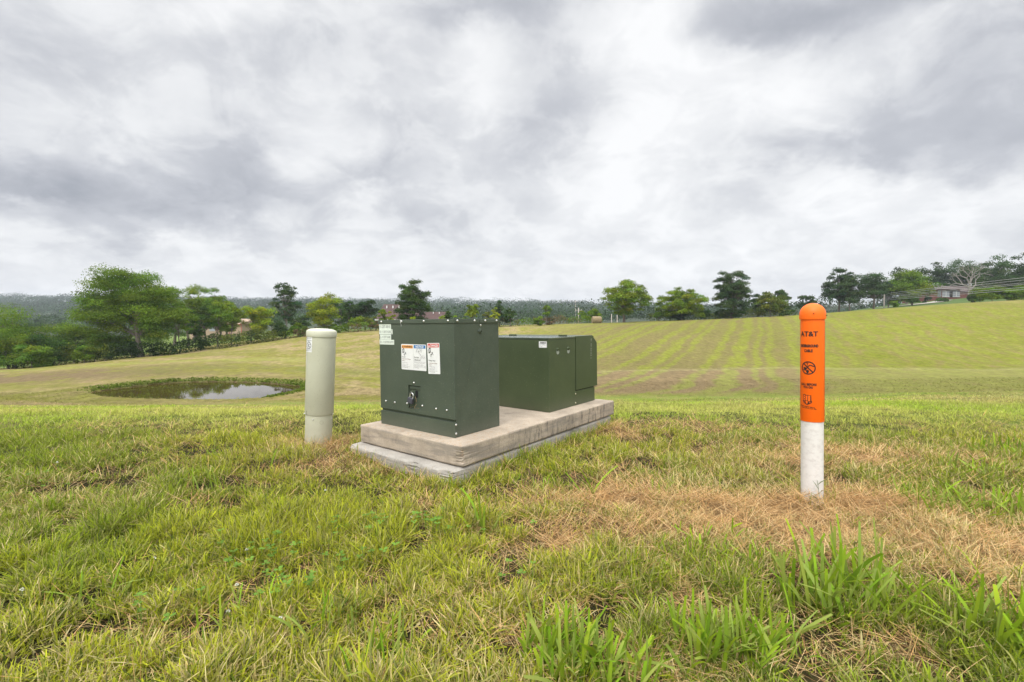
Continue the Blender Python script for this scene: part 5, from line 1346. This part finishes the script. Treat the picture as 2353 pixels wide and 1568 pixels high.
G1 = np.array([.22,.30,.016]); G2 = np.array([.40,.42,.026]); G3 = np.array([.09,.14,.014]); DRY = np.array([.52,.40,.16]); DRY2 = np.array([.60,.52,.26]); LAWN=np.array([.36,.48,.045]); LAWN2=np.array([.52,.54,.11])
def patch_h(X, Y_): return .62+.85*fbm(X*2.3, Y_*2.3, 3, 6.)
def live2(n, y0, y1, h0, w0, segs, seed, dryfrac, lawnmix=0.0, power=1.0, sw_cut=.8, side=1.16):
    X, Yv = scatter(n, y0, y1, seed, side, power); r = np.random.default_rng(seed+1)
    sw = straw_w(X, Yv); tf_ = 1-.55*sstep(3.2,5,Yv); cl_ = fbm(X*8.5,Yv*8.5,3,55.); kp = 1-tf_*.85*(1-sstep(.34,.54,cl_)); keep = (r.random(len(X)) > sw*sw_cut) & (r.random(len(X)) < kp); X, Yv, sw, cl_, tf_ = X[keep], Yv[keep], sw[keep], cl_[keep], tf_[keep]; m_ = len(X)
    h = h0*(1+tf_*(1.9*(cl_-.50)))*patch_h(X,Yv)*(.45+.9*r.random(m_))*(1-.45*sw); w = w0*(.6+.8*r.random(m_))
    az = r.uniform(0,2*math.pi,m_) + (fbm(X*1.3,Yv*1.3,2,3.)-.5)*2; lean = np.clip(r.normal(.35,.28,m_),0,1.0); bend = np.clip(r.normal(.3,.3,m_),0,1.1)
    hue = fbm(X*1.1, Yv*1.1, 3, 12.); mixv = np.clip(sstep(.35,.65,hue)+r.normal(0,.25,m_),0,1)
    g = mixc(np.broadcast_to(G1,(m_,3)), np.broadcast_to(G2,(m_,3)), mixv)
    dk = r.random(m_) < .22; g = np.where(dk[:,None], G3*(.8+.5*r.random(m_))[:,None], g)
    lw = lawnmix*sstep(2.9,4.6,Yv); lc = mixc(np.broadcast_to(LAWN,(m_,3)), np.broadcast_to(LAWN2,(m_,3)), sstep(.35,.6,fbm(X*.6,Yv*.6,3,20.))); lc = mixc(lc, np.broadcast_to(np.array([.42,.34,.15]),(m_,3)), .7*sstep(4.2,7,Yv)*sstep(.45,.62,fbm(X*1.1,Yv*.5,3,26.))); g = mixc(g, lc, lw*np.ones(m_))
    df = np.clip(dryfrac*(.15+2.4*sstep(.38,.68,fbm(X*.9,Yv*.9,3,30.))) + .6*sw, 0, .95)*(1-.8*lw); dry = r.random(m_) < df
    dc = mixc(np.broadcast_to(DRY,(m_,3)), np.broadcast_to(DRY2,(m_,3)), r.random(m_))
    c = np.where(dry[:,None], dc, g)*(.66+.72*r.random(m_))[:,None]
    tipdry = (r.random(m_) < .30) & ~dry; ct = np.where(tipdry[:,None], mixc(c, np.broadcast_to(np.array([.42,.36,.18]),(m_,3)), np.full(m_,.55)), c*1.05)
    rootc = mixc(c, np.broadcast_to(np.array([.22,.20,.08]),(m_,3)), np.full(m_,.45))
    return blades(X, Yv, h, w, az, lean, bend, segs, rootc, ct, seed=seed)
def straw(n, y0, y1, seed, L0=.10, w0=.0016, everywhere=.25, side=1.16, power=1.0):
    X, Yv = scatter(n, y0, y1, seed, side, power); r = np.random.default_rng(seed+2); sw = straw_w(X, Yv)
    th = everywhere*sstep(.35,.62,fbm(X*1.3,Yv*1.3,3,40.)); keep = r.random(len(X)) < np.clip(sw*1.2+th,0,1); X, Yv = X[keep], Yv[keep]; sw = sw[keep]; m_ = len(X)
    h = L0*(.4+1.0*r.random(m_)); w = w0*(.6+.9*r.random(m_))
    swirl = (fbm(X*1.5,Yv*1.5,2,50.)-.5)*5; az = swirl + r.normal(0,.9,m_) + math.pi*(r.random(m_)<.5)
    lean = np.clip(r.normal(1.08,.1,m_),.8,1.2); bend = np.clip(r.normal(.05,.08,m_),-.1,.3)
    pal = np.array([[.63,.39,.17],[.54,.32,.13],[.69,.49,.25],[.41,.235,.09],[.60,.41,.20],[.28,.165,.07]]); c = pal[r.integers(0,6,m_)]*(.75+.5*r.random(m_))[:,None]
    z = H(X, Yv) + .004 + (.028*r.random(m_)**1.3)*(.5+sw)
    return blades(X, Yv, h, w, az, lean*1.0, bend, 2, c, c, .5, seed, z)
def fringe():
    r = np.random.default_rng(61); P_ = []
    for (xa,ya,xb,yb,n) in ((-.985,-.10,0,-.10,260),(.012,-.08,.012,PL-.05,1300),(-.99,-.09,-.99,.6,200),(-.95,PL-.03,0,PL-.03,200)):
        t_ = r.random(n); t_ = np.where(r.random(n) < .6, np.round(t_*9)/9+r.normal(0,.02,n), t_)
        x = xa+(xb-xa)*t_ + (xa == xb)*np.sign(xa+.5)*r.random(n)*.05; y = ya+(yb-ya)*t_ - (ya == yb)*r.random(n)*.05*(1 if ya < 0 else -1)
        w_ = np.array(PADM); P_.append(np.stack([w_[0,0]*x+w_[0,1]*y+w_[0,3], w_[1,0]*x+w_[1,1]*y+w_[1,3]],1))
    for c_, R_ in ((pedxy, RP), (postxy, RM)):
        a = r.uniform(0,2*math.pi,170); q = R_*1.04+r.random(170)*.05; P_.append(np.stack([c_.x+q*np.cos(a), c_.y+q*np.sin(a)],1))
    P_ = np.concatenate(P_); n = len(P_); h = .085*(.3+r.random(n)**1.5); g = np.where((r.random(n) < .65)[:,None], G1, DRY)*(.7+.6*r.random(n))[:,None]
    return blades(P_[:,0], P_[:,1], h, .0035*(.6+r.random(n)), r.uniform(0,6.28,n), np.clip(r.normal(.3,.25,n),0,1), np.clip(r.normal(.3,.3,n),0,1), 3, g*.9, g*1.1, seed=62)
def around(n, seed):
    r = np.random.default_rng(seed); a = r.uniform(-math.pi, math.pi, n); q = np.sqrt(r.random(n))*9+.15; X = q*np.sin(a); Yv = q*np.cos(a)
    k = (np.abs(X) > 1.14*Yv) | (Yv < 1.0); X, Yv, q = X[k], Yv[k], q[k]; k = clear(X,Yv); X, Yv, q = X[k], Yv[k], q[k]; m_ = len(X)
    g = mixc(np.broadcast_to(G1,(m_,3)), np.broadcast_to(G2,(m_,3)), r.random(m_)); g = np.where((r.random(m_) < .15)[:,None], DRY, g)*(.66+.6*r.random(m_))[:,None]
    return blades(X, Yv, .055*(.5+r.random(m_)), (.004+.001*q)*(.6+.8*r.random(m_)), r.uniform(0,6.28,m_), np.clip(r.normal(.4,.28,m_),0,1), np.clip(r.normal(.3,.3,m_),0,1), 2, g*.85, g, seed=seed)
parts = [around(150000, 71), live2(135000, 1.00, 2.1, .052, .0028, 3, 201, .12), live2(40000, 1.0, 2.1, .052, .0062, 2, 202, .07), live2(5000, 1.0, 2.4, .034, .013, 2, 222, .05),
         live2(160000, 2.1, 3.6, .047, .0038, 3, 203, .14, .3), live2(130000, 3.6, 6.2, .036, .0052, 2, 205, .06, 1.0), live2(110000, 6.0, 11.5, .032, .009, 2, 207, .03, 1.0), fringe()]
v, q, c = join(parts)
tag(link('grass', npmesh('grass', v, q, c), M_blade), 'rough mown green grass over the knoll in the foreground', 'grass', None, 'stuff')
parts = [straw(60000, 1.0, 2.2, 301, .065, .0013, .24), straw(95000, 2.1, 4.0, 302, .085, .0017, .15), straw(45000, 3.9, 7.0, 303, .08, .003, .03)]
v, q, c = join(parts)
tag(link('dry_thatch', npmesh('dry_thatch', v, q, c), foliage('straw_matter', .15, .8, .06)), 'matted orange-tan cut hay and thatch lying on the ground', 'dry grass', None, 'stuff')
# stubble and clippings across the mown field
def stubble(n, y0, y1, h0, w0, seed):
    r = np.random.default_rng(seed); Yv = np.exp(r.uniform(math.log(y0), math.log(y1), n)); X = r.uniform(-1.25,1.25,n)*Yv
    k = (pond_sd(X,Yv) > .3) & (np.abs(X) < 130); X, Yv = X[k], Yv[k]; m_ = len(X)
    c = field_col(X, Yv)*(.93+.15*r.random(m_))[:,None]; brn = r.random(m_) < .008; c = np.where(brn[:,None], np.array([.22,.15,.07])*(.8+.8*r.random(m_))[:,None], c)
    h = h0*Yv**.55*(.5+r.random(m_)); w = w0*Yv*(.6+.8*r.random(m_)); az = r.normal(0,.6,m_)+math.pi*(r.random(m_)<.5)
    return blades(X, Yv, h, w, az, np.full(m_,1.15), np.full(m_,.05), 1, c, c, .6, seed, H(X,Yv)+.02, 0.0)
v, q, c = join([stubble(60000, 9, 26, .016, .0018, 401)])
tag(link('field_stubble', npmesh('field_stubble', v, q, c), M_blade), 'short stubble and clippings across the mown hay field', 'stubble', None, 'stuff')
# broad-leaved tufts, each a plant of its own
def tuft(x, y, n, h, w, spread, label, seed, lean=.22, g=None, name='grass_tuft'):
    gp = ground_hit(x, y); r = np.random.default_rng(seed); spread = min(spread, .035+.0011*n); X = gp.x + spread*np.clip(r.normal(0,1,n),-1.5,1.5); Yv = gp.y + .7*spread*np.clip(r.normal(0,1,n),-1.5,1.5)
    k = clear(X, Yv); X, Yv = X[k], Yv[k]; n = len(X)
    hh = h*(.45+.75*r.random(n)); az = r.uniform(0,2*math.pi,n); gg = np.array(g if g is not None else [.21,.34,.018])
    c = gg*(.72+.6*r.random(n))[:,None]*np.stack([1+.35*(r.random(n)-.3),np.ones(n),np.ones(n)],1)
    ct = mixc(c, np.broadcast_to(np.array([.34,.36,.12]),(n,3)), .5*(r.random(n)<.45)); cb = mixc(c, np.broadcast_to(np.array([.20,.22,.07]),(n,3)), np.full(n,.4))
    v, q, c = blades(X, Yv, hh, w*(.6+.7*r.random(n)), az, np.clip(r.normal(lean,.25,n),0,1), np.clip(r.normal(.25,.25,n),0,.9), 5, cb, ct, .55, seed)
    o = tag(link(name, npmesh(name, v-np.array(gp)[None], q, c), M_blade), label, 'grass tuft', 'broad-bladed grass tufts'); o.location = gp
TU = [(1905,1395,130,.17,.011,.085,'tallest broad-bladed tuft in front of the straw patch below the orange post'),
 (1975,1370,16,.22,.011,.05,'long arching blades rising over the straw patch right of the tallest tuft'),
 (1310,1535,150,.125,.011,.070,'wide-bladed tuft at the bottom edge, right of the middle'),
 (1395,1565,80,.11,.011,.06,'wide-bladed tuft at the bottom edge, next to the one right of the middle'),
 (1660,1510,120,.13,.0105,.07,'broad tuft near the bottom, below the left end of the straw patch'),
 (1760,1500,30,.15,.010,.06,'thin group of broad blades near the bottom between two thick tufts'),
 (1640,1275,100,.085,.008,.13,'row of cut blades along the near left rim of the straw patch'),
 (2170,1180,100,.12,.009,.10,'leaning broad tuft right of the post beyond the straw'),
 (2290,1175,120,.11,.009,.12,'dense broad tuft near the right edge beyond the straw'),
 (2230,1090,50,.11,.0085,.20,'low broad tuft right of the white tube, third from the right edge'),
 (2320,1045,130,.12,.009,.16,'far green tuft at the right edge of the frame'),
 (2330,1500,120,.15,.011,.07,'dark green tuft in the bottom right corner'),
 (2260,1400,26,.15,.009,.10,'scattered broad blades above the bottom right corner'),
 (2090,1420,26,.14,.009,.10,'scattered broad blades right of the tallest tuft'),
 (625,1075,12,.17,.009,.035,'upright green blades in the grass below the cream pedestal'),
 (480,1125,14,.15,.008,.07,'loose pair of bright blades left of the pedestal'),
 (500,1055,16,.11,.007,.10,'pale tuft left of the pedestal base'),
 (1240,1120,40,.08,.005,.12,'soft yellowish tuft right of the footing corner'),
 (1500,1140,45,.085,.005,.08,'rounded fine tuft on the straw left of the post'),
 (1110,1225,10,.17,.010,.03,'lone grey-green blades in front of the footing corner'),
 (1355,1150,5,.19,.010,.02,'single bright leaning blade before the right side of the pad'),
 (1180,1050,6,.12,.007,.06,'few green blades against the near right edge of the footing'),
 (1245,1000,5,.15,.009,.02,'upright dark blade against the side of the pad'),
 (990,1060,6,.10,.008,.05,'short blades at the front of the pale footing'),
 (560,1440,30,.10,.007,.10,'greyish cut tuft in the lower left foreground'),
 (200,1395,24,.11,.006,.10,'soft tuft in the far lower left foreground'),
 (760,1450,30,.12,.007,.07,'upright cut blades in the lower left centre'),
 (880,1535,30,.12,.008,.06,'cut blades at the bottom edge, left of the middle'),
 (150,1170,20,.10,.006,.10,'low dark blades at the left side of the foreground')]
for i, (x,y,n,h,w,s,lab) in enumerate(TU): tuft(x,y,n,h,w,s,lab,900+i)
# sprig before the white tube
gp = Vector((b0.x-.006, b0.y-RM-.012, 0)); gp.z = hz(gp.x, gp.y)
bm = bmesh.new(); z_ = lambda z: z
def strip(bm, pts, w):
    pts = [Vector(p) for p in pts]; prev = None
    for i, p_ in enumerate(pts):
        t_ = i/(len(pts)-1); ww = w*(1-.85*abs(t_-.35)/.65) ; d_ = (pts[min(i+1,len(pts)-1)]-pts[max(0,i-1)]).normalized(); n_v = d_.cross(Vector((0,1,0))).normalized()*ww/2
        row = (bm.verts.new(p_-n_v), bm.verts.new(p_+n_v))
        if prev: bm.faces.new((prev[0],prev[1],row[1],row[0]))
        prev = row
tube(bm, [(.004,0,-.02),(0,0,.03),(-.004,0,.08),(-.012,0,.125)], .0011, 5)
tube(bm, [(-.004,0,-.02),(-.008,0,.02),(-.010,0,.06)], .0011, 5)
for pts, w in (([(-.009,0,.105),(.006,0,.118),(.026,0,.128),(.040,0,.138)],.005),([(-.004,0,.082),(-.02,-.002,.108),(-.033,0,.125)],.0035),([(-.002,0,.06),(.010,0,.078),(.024,0,.080),(.044,-.002,.068)],.003),
               ([(-.002,0,.034),(-.02,-.002,.045),(-.036,-.002,.060)],.005),([(-.008,0,.055),(-.02,0,.060),(-.038,0,.066)],.004),([(0,0,.03),(.012,-.001,.045),(.024,-.001,.044),(.032,-.001,.028)],.0028),([(.005,0,.01),(.018,-.001,.05),(.034,-.001,.052),(.045,-.001,.015)],.002)):
    strip(bm, pts, w)
o = bmobj('grass_sprig', bm, simple('sprig_green', (.13,.17,.06), .6)); o.location = gp; tag(o, 'slender forked grass sprig standing against the white tube', 'grass sprig')
# clover
r = np.random.default_rng(77); V=[];Q_=[];C=[]; k0=0
CL = [(1010,1232,14,.10),(960,1225,8,.06),(565,1290,0,.1),(600,1300,10,.1),(640,1290,8,.08),(850,1312,8,.05),(690,1385,9,.05),(655,1400,6,.05),(870,1225,5,.05),(770,1235,5,.06),(570,1335,8,.08),(1180,1340,4,.05),(330,1440,6,.08),(120,1130,8,.15)]
for (x,y,n,s) in CL:
    gp = ground_hit(x,y)
    for _ in range(n):
        cx_, cy_ = gp.x+r.normal(0,s), gp.y+r.normal(0,s*.6); hh = r.uniform(.045,.085); gz_ = hz(cx_,cy_); a0 = r.uniform(0,6.28); sz = r.uniform(.009,.015); cc = np.array([.13,.235,.035])*r.uniform(.8,1.35)
        for j in range(3):
            a = a0+j*2.094; d_ = np.array([math.cos(a),math.sin(a),r.uniform(-.1,.35)]); e2 = np.array([-math.sin(a),math.cos(a),0.]); c0 = np.array([cx_,cy_,gz_+hh])
            ps = [c0, c0+d_*sz*.6-e2*sz*.52, c0+d_*sz*1.15-e2*sz*.35, c0+d_*sz*1.05, c0+d_*sz*1.15+e2*sz*.35, c0+d_*sz*.6+e2*sz*.52]
            V += ps; Q_ += [(k0,k0+1,k0+2,k0+3),(k0,k0+3,k0+4,k0+5)]; C += [cc]*6; k0 += 6
        w_ = np.array([.0008,0,0]); ps = [np.array([cx_,cy_,gz_])-w_, np.array([cx_,cy_,gz_])+w_, np.array([cx_,cy_,gz_+hh])+w_, np.array([cx_,cy_,gz_+hh])-w_]; V += ps; Q_.append((k0,k0+1,k0+2,k0+3)); C += [cc]*4; k0 += 4
tag(link('clover', npmesh('clover', np.array(V), np.array(Q_), np.array(C)), M_blade), 'patches of clover leaves among the foreground grass', 'clover', None, 'stuff')
fm = None; M_petal = simple('clover_white', (.72,.72,.62), .7)
for i,(x,y,lab) in enumerate(((568,1278,'white clover flower in the left foreground below the pedestal'),(356,1300,'white clover flower in the far left foreground'),(945,1200,'small white clover flower in front of the footing corner'),(645,1445,'largest white clover flower low in the left foreground'),(525,1430,'white clover flower left of the largest one'),(52,1378,'white clover flower at the left edge'),(748,1135,'tiny white clover flower below the pedestal'),(545,1365,'faint white clover flower above the largest one'),(132,1068,'tiny white clover flower in the left lawn'))):
    gp = ground_hit(x, y+14); hh = .045
    fo = empty('clover_flower', gp, lab, 'flower', 'white clover flowers')
    bm = bmesh.new(); rr = random.Random(i)
    for k in range(46):
        u = rr.uniform(-.6,1); a = rr.uniform(0,6.28); s = math.sqrt(1-u*u); n3 = Vector((s*math.cos(a),s*math.sin(a),u)); c3 = Vector((0,0,hh))+n3*.0028; t3 = n3.orthogonal().normalized()*.0008
        bm.faces.new([bm.verts.new(c3-t3), bm.verts.new(c3+t3), bm.verts.new(c3+n3*.0028+t3*.4), bm.verts.new(c3+n3*.0028-t3*.4)])
    bmobj('flower_head', bm, M_petal, fo)
    bm = bmesh.new(); tube(bm, [(0,0,-.01),(.002,0,hh*.5),(0,0,hh+.002)], .0009, 5); bmobj('stem', bm, simple('clover_stem',(.12,.20,.05),.6), fo)
# dark weathered weed stubs
r = np.random.default_rng(88); bm = bmesh.new()
for (x,y,n,s) in ((700,1125,30,.18),(640,1160,14,.2),(560,1200,14,.15),(790,1270,14,.1),(700,1330,4,.06),(1040,1425,3,.03),(420,1200,10,.2),(820,1190,12,.15),(500,1090,8,.25),(30,1120,8,.1)):
    gp = ground_hit(x,y)
    for _ in range(n):
        cx_, cy_ = gp.x+r.normal(0,s), gp.y+r.normal(0,s*.6)
        if not clear(np.array([cx_]),np.array([cy_]))[0]: continue
        gz_ = hz(cx_,cy_); a = r.uniform(0,6.28); l = r.uniform(.03,.07); el = r.uniform(.2,1.4)
        d_ = Vector((math.cos(a)*math.cos(el), math.sin(a)*math.cos(el), math.sin(el))); p0 = Vector((cx_,cy_,gz_+.008)); tube(bm, [p0, p0+d_*l*.5+Vector((0,0,.002)), p0+d_*l], [.0016,.0013,.0009], 4)
tag(bmobj('weed_stubs', bm, simple('dead_stem', (.13,.075,.045), .9, var=.4, vscale=40)), 'brown cut weed stems scattered in the foreground turf', 'weed stubs', None, 'stuff')

# ------------------------------------------------------------------ haze
zt_ = 75.0
bm = bmesh.new(); box(bm, -1560,1560,-1560,1560, float(GZ.min())-1.0, zt_)
m = bpy.data.materials.new('haze'); m.use_nodes = True; t = m.node_tree; t.nodes.clear()
ou = t.nodes.new('ShaderNodeOutputMaterial'); vp = t.nodes.new('ShaderNodeVolumePrincipled')
vp.inputs['Color'].default_value = (.84,.90,1.0,1); vp.inputs['Density'].default_value = 0.0003
t.links.new(vp.outputs[0], ou.inputs['Volume'])
tag(bmobj('haze', bm, m), 'thin summer haze over the valley', 'haze', None, 'stuff')
